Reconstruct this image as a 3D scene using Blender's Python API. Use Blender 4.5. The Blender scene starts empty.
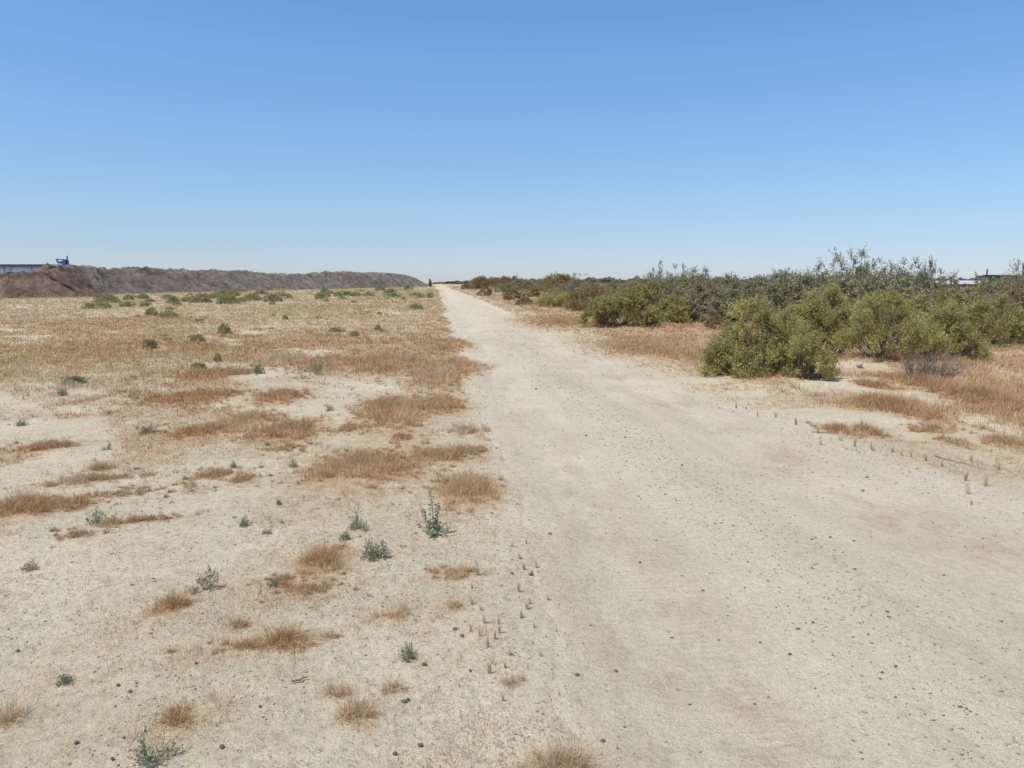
import bpy, math, random
import numpy as np
from mathutils import Vector, Matrix

C = bpy.context.scene
COL = C.collection
R = math.radians
rng = np.random.default_rng(7)
random.seed(7)

# ------------------------------------------------------------------ camera
W, H, F, EYE = 1024, 768, 800.0, 1.6
PITCH, YAW = R(7.35), R(5.33)
cam = bpy.data.cameras.new('camera')
cam.sensor_width = 36
cam.lens = F / W * 36
cam.clip_start = 0.05
cam.clip_end = 9000
camo = bpy.data.objects.new('camera', cam)
COL.objects.link(camo)
camo.location = (0, 0, EYE)
camo.rotation_euler = (math.pi / 2 - PITCH, 0, -YAW)
C.camera = camo
RM = np.array(camo.rotation_euler.to_matrix())

# ------------------------------------------------------------------ light
SUN_EL, SUN_AZ = R(62), R(245)          # azimuth clockwise from +Y
w = bpy.data.worlds.new('World')
C.world = w
w.use_nodes = True
nt = w.node_tree
bg = nt.nodes['Background']
sky = nt.nodes.new('ShaderNodeTexSky')
sky.sky_type = 'NISHITA'
sky.sun_disc = False
sky.sun_elevation = SUN_EL
sky.sun_rotation = SUN_AZ
sky.air_density = 1.0
sky.dust_density = 0.3
sky.ozone_density = 1.6
sky.altitude = 700
tc_ = nt.nodes.new('ShaderNodeTexCoord'); sp_ = nt.nodes.new('ShaderNodeSeparateXYZ')
nt.links.new(tc_.outputs['Generated'], sp_.inputs[0])
rp_ = nt.nodes.new('ShaderNodeValToRGB')                 # clear dry desert air: less yellow towards the horizon
el_ = rp_.color_ramp.elements
for _ in range(4): el_.new(.5)
for e_, (p_, c_) in zip(el_, [(0, (.53, .61, .89)), (.045, (.546, .625, .819)), (.093, (.608, .709, .85)), (.174, (.672, .80, .955)), (.25, (.66, .885, 1.06)), (.31, (.66, .93, 1.12))]):
    e_.position = p_; e_.color = (*c_, 1)
nt.links.new(sp_.outputs['Z'], rp_.inputs[0])
mx_ = nt.nodes.new('ShaderNodeMix'); mx_.data_type = 'RGBA'; mx_.blend_type = 'MULTIPLY'; mx_.inputs[0].default_value = 1
nt.links.new(sky.outputs[0], mx_.inputs[6]); nt.links.new(rp_.outputs[0], mx_.inputs[7])
nt.links.new(mx_.outputs[2], bg.inputs[0])
bg.inputs[1].default_value = 0.15
sl = bpy.data.lights.new('sun', 'SUN')
sl.energy = 4.3
sl.angle = R(0.53)
sl.color = (1.0, 0.95, 0.865)
so = bpy.data.objects.new('sun', sl)
COL.objects.link(so)
sd = Vector((math.sin(SUN_AZ) * math.cos(SUN_EL), math.cos(SUN_AZ) * math.cos(SUN_EL), math.sin(SUN_EL)))
so.rotation_euler = sd.to_track_quat('Z', 'Y').to_euler()
so.location = (0, 0, 30)
vs = C.view_settings
vs.view_transform = 'Standard'
vs.look = 'None'
vs.gamma = 1
vs.exposure = 0.0
vs.use_curve_mapping = False

# ------------------------------------------------------------------ maths helpers
def G(px, py):
    """ground point seen at a pixel of the photograph"""
    d = RM @ np.array([(px - W / 2) / F, (H / 2 - py) / F, -1.0])
    t = EYE / -d[2]
    return d[0] * t, d[1] * t

def AT(px, dist):
    """ground point in the direction of pixel column px (horizon), at depth dist along the view"""
    d = RM @ np.array([(px - W / 2) / F, (H / 2 - 280.5) / F, -1.0])
    return d[0] * dist, d[1] * dist

def PX(dist):
    return dist / F

def _h(ix, iy, s):
    n = (ix.astype(np.int64) * 374761393 + iy.astype(np.int64) * 668265263 + s * 974634777) & 0xFFFFFFFF
    n = ((n ^ (n >> 13)) * 1274126177) & 0xFFFFFFFF
    n = n ^ (n >> 16)
    return (n & 0xFFFFFF) / float(0xFFFFFF)

def vn(x, y, s=0):
    x = np.asarray(x, float); y = np.asarray(y, float)
    ix = np.floor(x); iy = np.floor(y)
    fx = x - ix; fy = y - iy
    fx = fx * fx * (3 - 2 * fx); fy = fy * fy * (3 - 2 * fy)
    a = _h(ix, iy, s); b = _h(ix + 1, iy, s); c = _h(ix, iy + 1, s); d = _h(ix + 1, iy + 1, s)
    return (a + (b - a) * fx) * (1 - fy) + (c + (d - c) * fx) * fy

def fbm(x, y, s=0, o=4):
    v = 0; a = 0.5; t = 0
    for k in range(o):
        v = v + a * vn(x * 2 ** k + 17.3 * k, y * 2 ** k - 9.1 * k, s + k); t += a; a *= 0.5
    return v / t

def ss(a, b, x):
    t = np.clip((np.asarray(x, float) - a) / (b - a), 0, 1)
    return t * t * (3 - 2 * t)

# ------------------------------------------------------------------ the lie of the land
RY = np.array([-60, 0, 4, 5.8, 8, 9.2, 10.8, 15, 23.7, 53, 110, 190.])
RXR = np.array([4.6, 4.6, 4.5, 4.3, 3.95, 3.72, 3.5, 3.5, 3.55, 3.7, 3.3, 2.5])
RYL = np.array([-60, 0, 4, 6.4, 10, 16, 40, 110, 190.])
RXL = np.array([.35, .40, .46, .50, .46, .50, .50, .35, -.2])
def edge_l(y):
    return np.interp(y, RYL, RXL) + .40 * (fbm(y * .55, y * 0 + 3, 31, 3) - .5) + .14 * (vn(y * 3.1, y * 0 + 8, 32) - .5)
def edge_r(y):
    return np.interp(y, RY, RXR) + .38 * (fbm(y * .6, y * 0 + 5, 33, 3) - .5) + .12 * (vn(y * 3.3, y * 0 + 1, 34) - .5)

HUMPS = []
for px, py, r, hh in [(770, 384, 1.1, .10), (855, 368, 1.2, .16), (930, 368, 1.2, .14), (640, 330, 2.2, .18), (880, 384, .8, .07),
                      (960, 400, 1.3, .10), (1010, 350, 1.6, .15), (600, 312, 2.5, .15), (745, 322, 1.8, .15), (365, 478, .5, .04),
                      (20, 518, .5, .05), (390, 425, .7, .05), (470, 500, .35, .03)]:
    x, y = G(px, py); HUMPS.append((x, y, r, hh))

def land(x, y):
    x = np.asarray(x, float); y = np.asarray(y, float)
    ins = ss(-.25, .25, x - edge_l(y)) * ss(-.3, .3, edge_r(y) - x)          # inside the road
    z = .07 * (fbm(x * .16, y * .16, 2, 2) - .5) * (1 - .6 * ins)
    rough = 1 - .75 * ins
    z = z + .050 * (fbm(x * .9, y * .9, 4, 3) - .5) * rough
    z = z + .020 * (fbm(x * 4.3, y * 4.3, 8, 3) - .5) * (1 - .5 * ins)
    z = z + (.013 - .007 * ins) * (fbm(x * 13, y * 13, 12, 2) - .5)
    for hx, hy, r, hh in HUMPS:
        z = z + hh * np.exp(-((x - hx) ** 2 + (y - hy) ** 2) / (r * r))
    tr = np.exp(-((x - 1.05) / .32) ** 2) + np.exp(-((x - 3.0) / .38) ** 2)
    z = z - ins * .024 * tr + ins * .016 * np.exp(-((x - 2.0) / .35) ** 2)
    return z, ins

def zl(x, y):
    return float(land(np.array([x]), np.array([y]))[0][0])

# ------------------------------------------------------------------ mesh helpers
def mesh_np(name, verts, faces_list, attrs=None, smooth=False):
    """faces_list: list of (n, k) int arrays"""
    me = bpy.data.meshes.new(name)
    verts = np.asarray(verts, np.float32)
    me.vertices.add(len(verts))
    me.vertices.foreach_set('co', verts.ravel())
    idx = np.concatenate([f.ravel() for f in faces_list]).astype(np.int32)
    tot = np.concatenate([np.full(len(f), f.shape[1]) for f in faces_list]).astype(np.int32)
    st = np.concatenate([[0], np.cumsum(tot)[:-1]]).astype(np.int32)
    me.loops.add(len(idx)); me.loops.foreach_set('vertex_index', idx)
    me.polygons.add(len(tot)); me.polygons.foreach_set('loop_start', st)
    if smooth:
        me.polygons.foreach_set('use_smooth', np.ones(len(tot), bool))
    if attrs:
        for k, v in attrs.items():
            a = me.attributes.new(k, 'FLOAT', 'POINT')
            a.data.foreach_set('value', np.asarray(v, np.float32))
    me.update(calc_edges=True)
    me.validate()
    return me

def link(name, me, mat=None, parent=None, loc=None):
    o = bpy.data.objects.new(name, me)
    COL.objects.link(o)
    if mat is not None and me is not None and len(me.materials) == 0:
        me.materials.append(mat)
    if parent is not None:
        o.parent = parent
    if loc is not None:
        o.location = loc
    return o

def tag(o, label=None, cat=None, group=None, kind=None):
    if label: o['label'] = label
    if cat: o['category'] = cat
    if group: o['group'] = group
    if kind: o['kind'] = kind
    return o

def thing(name, label, cat, loc, rz=0, group=None):
    o = bpy.data.objects.new(name, None)
    o.empty_display_size = .1
    COL.objects.link(o)
    o.location = loc; o.rotation_euler = (0, 0, rz)
    return tag(o, label, cat, group)

def nrm(v):
    return v / np.maximum(np.linalg.norm(v, axis=-1, keepdims=True), 1e-9)

class Acc:
    """collects tubes, boxes and loose polygons into one mesh"""
    def __init__(s): s.v = []; s.f = {}; s.n = 0
    def add(s, v, *fs):
        v = np.asarray(v, float)
        for f in fs:
            f = np.asarray(f, int); s.f.setdefault(f.shape[1], []).append(f + s.n)
        s.v.append(v); s.n += len(v)
    def tube(s, pts, rad, k=5, cap=True):
        pts = np.asarray(pts, float); n = len(pts); rad = np.broadcast_to(rad, (n,))
        t = nrm(np.gradient(pts, axis=0))
        up = np.array([0, 0, 1.]) if abs(t[0][2]) < .9 else np.array([1., 0, 0])
        vv = []
        for i in range(n):
            a = np.cross(t[i], up); a /= np.linalg.norm(a) + 1e-9; b = np.cross(t[i], a)
            for j in range(k):
                an = 2 * math.pi * j / k
                vv.append(pts[i] + rad[i] * (a * math.cos(an) + b * math.sin(an)))
        q = [[i * k + j, i * k + (j + 1) % k, (i + 1) * k + (j + 1) % k, (i + 1) * k + j] for i in range(n - 1) for j in range(k)]
        s.add(vv, q)
        if cap and k == 4:
            s.add(vv, [[0, 1, 2, 3], [len(vv) - 1, len(vv) - 2, len(vv) - 3, len(vv) - 4]])
        elif cap:
            m = len(vv)
            s.add(vv + [pts[0], pts[-1]], [[j, (j + 1) % k, m] for j in range(k)] + [[m - k + j, m - k + (j + 1) % k, m + 1] for j in range(k)])
    def box(s, c, d, rz=0, taper=1.0):
        c = np.asarray(c, float); hx, hy, hz = np.asarray(d, float) / 2
        v = np.array([[sx * hx * (taper if sz > 0 else 1), sy * hy * (taper if sz > 0 else 1), sz * hz] for sz in (-1, 1) for sy in (-1, 1) for sx in (-1, 1)])
        cr, sr = math.cos(rz), math.sin(rz)
        v = v @ np.array([[cr, sr, 0], [-sr, cr, 0], [0, 0, 1]]) + c
        s.add(v, [[0, 2, 3, 1], [4, 5, 7, 6], [0, 1, 5, 4], [2, 6, 7, 3], [0, 4, 6, 2], [1, 3, 7, 5]])
    def prism(s, prof, y0, y1):
        """profile in x,z extruded along y"""
        n = len(prof)
        v = [[p[0], y0, p[1]] for p in prof] + [[p[0], y1, p[1]] for p in prof]
        s.add(v, [[i, (i + 1) % n, n + (i + 1) % n, n + i] for i in range(n)])
        s.add(v, [list(range(n))[::-1]], [[n + i for i in range(n)]]) if n > 2 else None
    def mesh(s, name, smooth=False, bevel=0):
        me = mesh_np(name, np.concatenate(s.v), [np.concatenate(f) for f in s.f.values()], smooth=smooth)
        return me

# ------------------------------------------------------------------ materials
def mat_new(name):
    m = bpy.data.materials.new(name); m.use_nodes = True
    n = m.node_tree; n.nodes.clear()
    out = n.nodes.new('ShaderNodeOutputMaterial')
    return m, n, out

def N(n, t, **kw):
    x = n.nodes.new(t)
    for k, v in kw.items():
        setattr(x, k, v)
    return x

def ramp(n, src, stops, interp='LINEAR'):
    r = N(n, 'ShaderNodeValToRGB'); r.color_ramp.interpolation = interp
    e = r.color_ramp.elements
    while len(e) < len(stops): e.new(.5)
    for i, (p, c) in enumerate(stops):
        e[i].position = p
        e[i].color = (*c, 1) if len(c) == 3 else c
    n.links.new(src, r.inputs[0])
    return r.outputs[0]

def gray(v): return (v, v, v)

def mix(n, f, a, b, mode='MIX'):
    m = N(n, 'ShaderNodeMix', data_type='RGBA', blend_type=mode)
    for s, v in ((m.inputs[0], f), (m.inputs[6], a), (m.inputs[7], b)):
        if isinstance(v, (int, float)): s.default_value = v
        elif isinstance(v, tuple): s.default_value = (*v, 1)
        else: n.links.new(v, s)
    return m.outputs[2]

def mth(n, op, a, b=None):
    m = N(n, 'ShaderNodeMath', operation=op)
    for s, v in zip(m.inputs, (a, b)):
        if v is None: continue
        if isinstance(v, (int, float)): s.default_value = v
        else: n.links.new(v, s)
    return m.outputs[0]

def noise(n, co, scale, detail=3, rough=.55, dist=0):
    t = N(n, 'ShaderNodeTexNoise')
    t.inputs['Scale'].default_value = scale; t.inputs['Detail'].default_value = detail
    t.inputs['Roughness'].default_value = rough; t.inputs['Distortion'].default_value = dist
    n.links.new(co, t.inputs['Vector'])
    return t.outputs['Fac']

def attr(n, name):
    a = N(n, 'ShaderNodeAttribute', attribute_name=name); return a.outputs['Fac']

def leafy(name, cols, trans=.25, tonecols=None, nscale=1.5):
    """diffuse + translucent, colour varies from leaf to leaf and over the plant"""
    m, n, out = mat_new(name)
    g = N(n, 'ShaderNodeNewGeometry')
    tc = N(n, 'ShaderNodeTexCoord')
    rnd = g.outputs['Random Per Island']
    k = len(cols)
    c = ramp(n, rnd, [(i / (k - 1), cols[i]) for i in range(k)])
    if tonecols:
        c2 = ramp(n, rnd, [(i / (len(tonecols) - 1), tonecols[i]) for i in range(len(tonecols))])
        c = mix(n, attr(n, 'tone'), c, c2)
    big = noise(n, tc.outputs['Object'], nscale, 3)
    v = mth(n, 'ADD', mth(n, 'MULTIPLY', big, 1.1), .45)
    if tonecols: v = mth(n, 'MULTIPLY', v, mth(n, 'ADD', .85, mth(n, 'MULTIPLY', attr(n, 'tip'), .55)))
    vv = N(n, 'ShaderNodeCombineXYZ')
    for i in range(3): n.links.new(v, vv.inputs[i])
    c = mix(n, 1.0, c, vv.outputs[0], 'MULTIPLY')
    d = N(n, 'ShaderNodeBsdfDiffuse'); t = N(n, 'ShaderNodeBsdfTranslucent'); s = N(n, 'ShaderNodeMixShader')
    n.links.new(c, d.inputs[0]); n.links.new(c, t.inputs[0])
    s.inputs[0].default_value = trans
    n.links.new(d.outputs[0], s.inputs[1]); n.links.new(t.outputs[0], s.inputs[2])
    n.links.new(s.outputs[0], out.inputs[0])
    return m

def plain(name, col, rough=.6, metal=0, var=.25, nscale=8, bump=0, bscale=20):
    m, n, out = mat_new(name)
    b = N(n, 'ShaderNodeBsdfPrincipled')
    tc = N(n, 'ShaderNodeTexCoord')
    f = noise(n, tc.outputs['Object'], nscale, 5, .6)
    c = ramp(n, f, [(.25, tuple(x * (1 - var) for x in col)), (.75, tuple(min(1, x * (1 + var)) for x in col))])
    n.links.new(c, b.inputs['Base Color'])
    b.inputs['Roughness'].default_value = rough; b.inputs['Metallic'].default_value = metal
    b.inputs['Specular IOR Level'].default_value = .25
    if bump:
        bp = N(n, 'ShaderNodeBump'); bp.inputs['Strength'].default_value = bump; bp.inputs['Distance'].default_value = .05
        n.links.new(noise(n, tc.outputs['Object'], bscale, 6, .7), bp.inputs['Height'])
        n.links.new(bp.outputs[0], b.inputs['Normal'])
    n.links.new(b.outputs[0], out.inputs[0])
    return m

def sand(name, road):
    m, n, out = mat_new(name)
    b = N(n, 'ShaderNodeBsdfPrincipled')
    b.inputs['Roughness'].default_value = .95
    b.inputs['Specular IOR Level'].default_value = .12
    co = N(n, 'ShaderNodeNewGeometry').outputs['Position']
    # pale sand, slowly varying
    wild = ramp(n, noise(n, co, .55, 5, .6), [(.30, (.50, .41, .272)), (.5, (.585, .497, .350)), (.70, (.66, .575, .425))])
    hard = ramp(n, noise(n, co, .8, 4, .6), [(.30, (.57, .478, .347)), (.70, (.64, .550, .415))])
    e = attr(n, 'inside')
    hue = ramp(n, noise(n, co, 1.9, 4, .6), [(.35, (.99, 1.0, .975)), (.62, (1.015, .995, .975))])
    c = mix(n, 1.0, mix(n, e, wild, hard), hue, 'MULTIPLY')
    # streaks along the direction of travel
    mp = N(n, 'ShaderNodeMapping'); n.links.new(co, mp.inputs[0]); mp.inputs['Scale'].default_value = (2.6, .22, 1)
    streak = ramp(n, noise(n, mp.outputs[0], 1.3, 5, .6), [(.34, (.905, .895, .875)), (.60, (1.03, 1.03, 1.03))])
    c = mix(n, mth(n, 'MULTIPLY', e, .8), c, mix(n, 1.0, c, streak, 'MULTIPLY'))
    # brown damp-looking crust in the wheel tracks
    mp2 = N(n, 'ShaderNodeMapping'); n.links.new(co, mp2.inputs[0]); mp2.inputs['Scale'].default_value = (1.3, .55, 1)
    stain = ramp(n, noise(n, mp2.outputs[0], 1.7, 6, .62, .3), [(.50, gray(0)), (.66, gray(1))])
    c = mix(n, mth(n, 'MULTIPLY', mth(n, 'MULTIPLY', attr(n, 'track'), stain), .75), c, (.46, .345, .225))
    c = mix(n, mth(n, 'MULTIPLY', mth(n, 'MULTIPLY', attr(n, 'stain'), ramp(n, noise(n, co, 5, 5, .65), [(.38, gray(.1)), (.62, gray(1))])), .62), c, (.46, .345, .225))
    # grain
    gr = noise(n, co, 160, 3, .7)
    c = mix(n, .85, c, ramp(n, gr, [(.30, gray(.58)), (.5, gray(1.0)), (.72, gray(1.30))]), 'MULTIPLY')
    # little lumps and clods: mid-size mottling
    md = noise(n, co, 22, 4, .65)
    c = mix(n, mth(n, 'SUBTRACT', .85, mth(n, 'MULTIPLY', e, .35)), c, ramp(n, md, [(.30, gray(.70)), (.5, gray(1.02)), (.72, gray(1.15))]), 'MULTIPLY')
    # grit: dark and light grains
    msk = ramp(n, noise(n, co, 1.7, 3, .6), [(.40, gray(.15)), (.62, gray(1))])
    gg = mth(n, 'ADD', mth(n, 'MULTIPLY', attr(n, 'grit'), 1.0), 0.0)
    for sc, th, dark in ((75, .20, (.13, .115, .095)), (150, .24, (.20, .17, .13)), (48, .12, (.10, .085, .07))):
        vo = N(n, 'ShaderNodeTexVoronoi'); vo.inputs['Scale'].default_value = sc
        n.links.new(co, vo.inputs['Vector'])
        hit = ramp(n, vo.outputs['Distance'], [(th * .55, gray(1)), (th, gray(0))])
        sx = N(n, 'ShaderNodeSeparateColor'); n.links.new(vo.outputs['Color'], sx.inputs[0])
        pick = ramp(n, sx.outputs[0], [(.50, gray(0)), (.56, gray(1))])
        f = mth(n, 'MULTIPLY', mth(n, 'MULTIPLY', hit, pick), mth(n, 'MULTIPLY', msk, gg))
        c = mix(n, f, c, dark)
    # dead plant litter on the soil
    lit = attr(n, 'litter')
    br = noise(n, co, 9, 5, .75)
    lf = mth(n, 'MULTIPLY', lit, 1.0)
    edge = N(n, 'ShaderNodeMapRange'); edge.clamp = True
    n.links.new(mth(n, 'ADD', mth(n, 'MULTIPLY', lf, 1.0), mth(n, 'MULTIPLY', mth(n, 'SUBTRACT', br, .5), 1.9)), edge.inputs[0])
    edge.inputs[1].default_value = .25; edge.inputs[2].default_value = .75
    lc = mix(n, attr(n, 'tone'), (.43, .25, .125), (.58, .45, .285))
    lc = mix(n, .8, lc, ramp(n, noise(n, co, 60, 3, .7), [(.3, gray(.55)), (.7, gray(1.3))]), 'MULTIPLY')
    c = mix(n, mth(n, 'MULTIPLY', edge.outputs[0], .85), c, lc)
    n.links.new(c, b.inputs['Base Color'])
    # relief
    hgt = mth(n, 'ADD', mth(n, 'MULTIPLY', noise(n, co, 30, 6, .72), .034), mth(n, 'MULTIPLY', gr, .004))
    # tyre tread bars pressed into the left wheel track
    if road:
        wv = N(n, 'ShaderNodeTexWave', wave_type='BANDS', bands_direction='Y')
        wv.inputs['Scale'].default_value = 6.2; wv.inputs['Distortion'].default_value = 1.6; wv.inputs['Detail'].default_value = 2
        wv.inputs['Detail Scale'].default_value = 2.0
        n.links.new(co, wv.inputs['Vector'])
        tm = mth(n, 'MULTIPLY', attr(n, 'tread'), ramp(n, noise(n, co, 2.1, 3), [(.42, gray(0)), (.58, gray(1))]))
        hgt = mth(n, 'ADD', hgt, mth(n, 'MULTIPLY', mth(n, 'MULTIPLY', wv.outputs['Fac'], tm), .009))
    bp = N(n, 'ShaderNodeBump'); bp.inputs['Strength'].default_value = .75; bp.inputs['Distance'].default_value = 1.0
    n.links.new(hgt, bp.inputs['Height'])
    n.links.new(bp.outputs[0], b.inputs['Normal'])
    n.links.new(b.outputs[0], out.inputs[0])
    return m

def heap(name, cols):
    m, n, out = mat_new(name)
    b = N(n, 'ShaderNodeBsdfPrincipled'); b.inputs['Roughness'].default_value = 1; b.inputs['Specular IOR Level'].default_value = .05
    co = N(n, 'ShaderNodeNewGeometry').outputs['Position']
    c = ramp(n, noise(n, co, .35, 6, .65), [(.3, cols[0]), (.5, cols[1]), (.7, cols[2])])
    c = mix(n, .85, c, ramp(n, noise(n, co, 1.6, 6, .7), [(.3, gray(.55)), (.7, gray(1.35))]), 'MULTIPLY')
    blot = ramp(n, noise(n, co, .22, 4, .6), [(.60, gray(0)), (.68, gray(1))])          # dark blotches scattered by noise
    c = mix(n, mth(n, 'MAXIMUM', mth(n, 'MULTIPLY', attr(n, 'gully_dark'), .9), mth(n, 'MULTIPLY', blot, .35)), c, (.020, .014, .010))  # blotches and the gully band both go to near-black brown
    n.links.new(c, b.inputs['Base Color'])
    bp = N(n, 'ShaderNodeBump'); bp.inputs['Strength'].default_value = 1; bp.inputs['Distance'].default_value = .8
    n.links.new(noise(n, co, 1.5, 8, .75), bp.inputs['Height']); n.links.new(bp.outputs[0], b.inputs['Normal'])
    n.links.new(b.outputs[0], out.inputs[0])
    return m

RED = [(.24, .115, .048), (.395, .21, .088), (.54, .32, .145), (.68, .48, .26)]
STRAW = [(.40, .275, .155), (.53, .40, .245), (.65, .52, .345), (.75, .645, .465)]
M = dict(
    sand=sand('pale_sand', False), road=sand('packed_road_sand', True),
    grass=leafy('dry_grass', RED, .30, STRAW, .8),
    bush=leafy('olive_leaves', [(.34, .305, .085), (.52, .475, .155), (.68, .63, .25), (.80, .75, .40)], .38, [(.36, .30, .10), (.48, .41, .16), (.60, .51, .25)], 1.6),
    olive=leafy('dull_olive_leaves', [(.23, .215, .07), (.35, .325, .11), (.46, .41, .165), (.58, .49, .26)], .33, None, 1.0),
    gray=leafy('grey_green_leaves', [(.215, .20, .11), (.315, .29, .165), (.41, .375, .23), (.51, .46, .31)], .28, None, .8),
    brown=leafy('brownish_leaves', [(.26, .18, .095), (.37, .27, .145), (.46, .35, .19), (.38, .33, .14)], .28, None, 1.0),
    far=leafy('far_leaves', [(.19, .185, .14), (.26, .255, .195), (.33, .315, .25)], .15, None, .3),
    weed=leafy('weed_leaves', [(.21, .225, .12), (.31, .325, .185), (.42, .425, .27), (.54, .53, .37)], .35, None, 6),
    green=leafy('green_leaves', [(.28, .28, .135), (.37, .36, .18), (.46, .435, .25)], .33, None, 2),
    bark=plain('grey_bark', (.20, .165, .13), .9, var=.4, nscale=14),
    dead=plain('dead_twig', (.29, .215, .165), .9, var=.35, nscale=14),
    stone=plain('dark_stone', (.17, .135, .095), .85, var=.45, nscale=30, bump=.4, bscale=60),
    pale=plain('pale_stone', (.48, .43, .36), .85, var=.2, nscale=20, bump=.4, bscale=40),
    gravel=leafy('gravel', [(.22, .175, .125), (.32, .265, .195), (.36, .32, .26), (.50, .46, .39)], 0, None, 3),
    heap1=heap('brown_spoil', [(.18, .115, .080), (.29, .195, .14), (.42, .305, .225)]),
    heap2=heap('grey_spoil', [(.20, .155, .118), (.31, .25, .20), (.44, .37, .30)]),
    white=plain('white_paint', (.85, .85, .85), .5, var=.06, nscale=2),
    navy=plain('navy_paint', (.045, .07, .15), .4, var=.2, nscale=3),
    blue=plain('blue_paint', (.05, .11, .30), .4, var=.2, nscale=3),
    steel=plain('grey_steel', (.28, .30, .33), .5, metal=.3, var=.2),
    wallg=plain('grey_sheet', (.24, .24, .245), .6, var=.15, nscale=2),
    black=plain('rubber', (.03, .03, .032), .8, var=.3),
    dark=plain('dark_paint', (.035, .04, .055), .35, var=.2),
    plastic=plain('white_plastic', (.78, .78, .78), .4, var=.05),
)
def glassy():
    m, n, out = mat_new('window_glass')
    b = N(n, 'ShaderNodeBsdfPrincipled'); b.inputs['Base Color'].default_value = (.04, .05, .06, 1)
    b.inputs['Roughness'].default_value = .05; b.inputs['Specular IOR Level'].default_value = .8
    n.links.new(b.outputs[0], out.inputs[0]); return m
M['glass'] = glassy()

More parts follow.
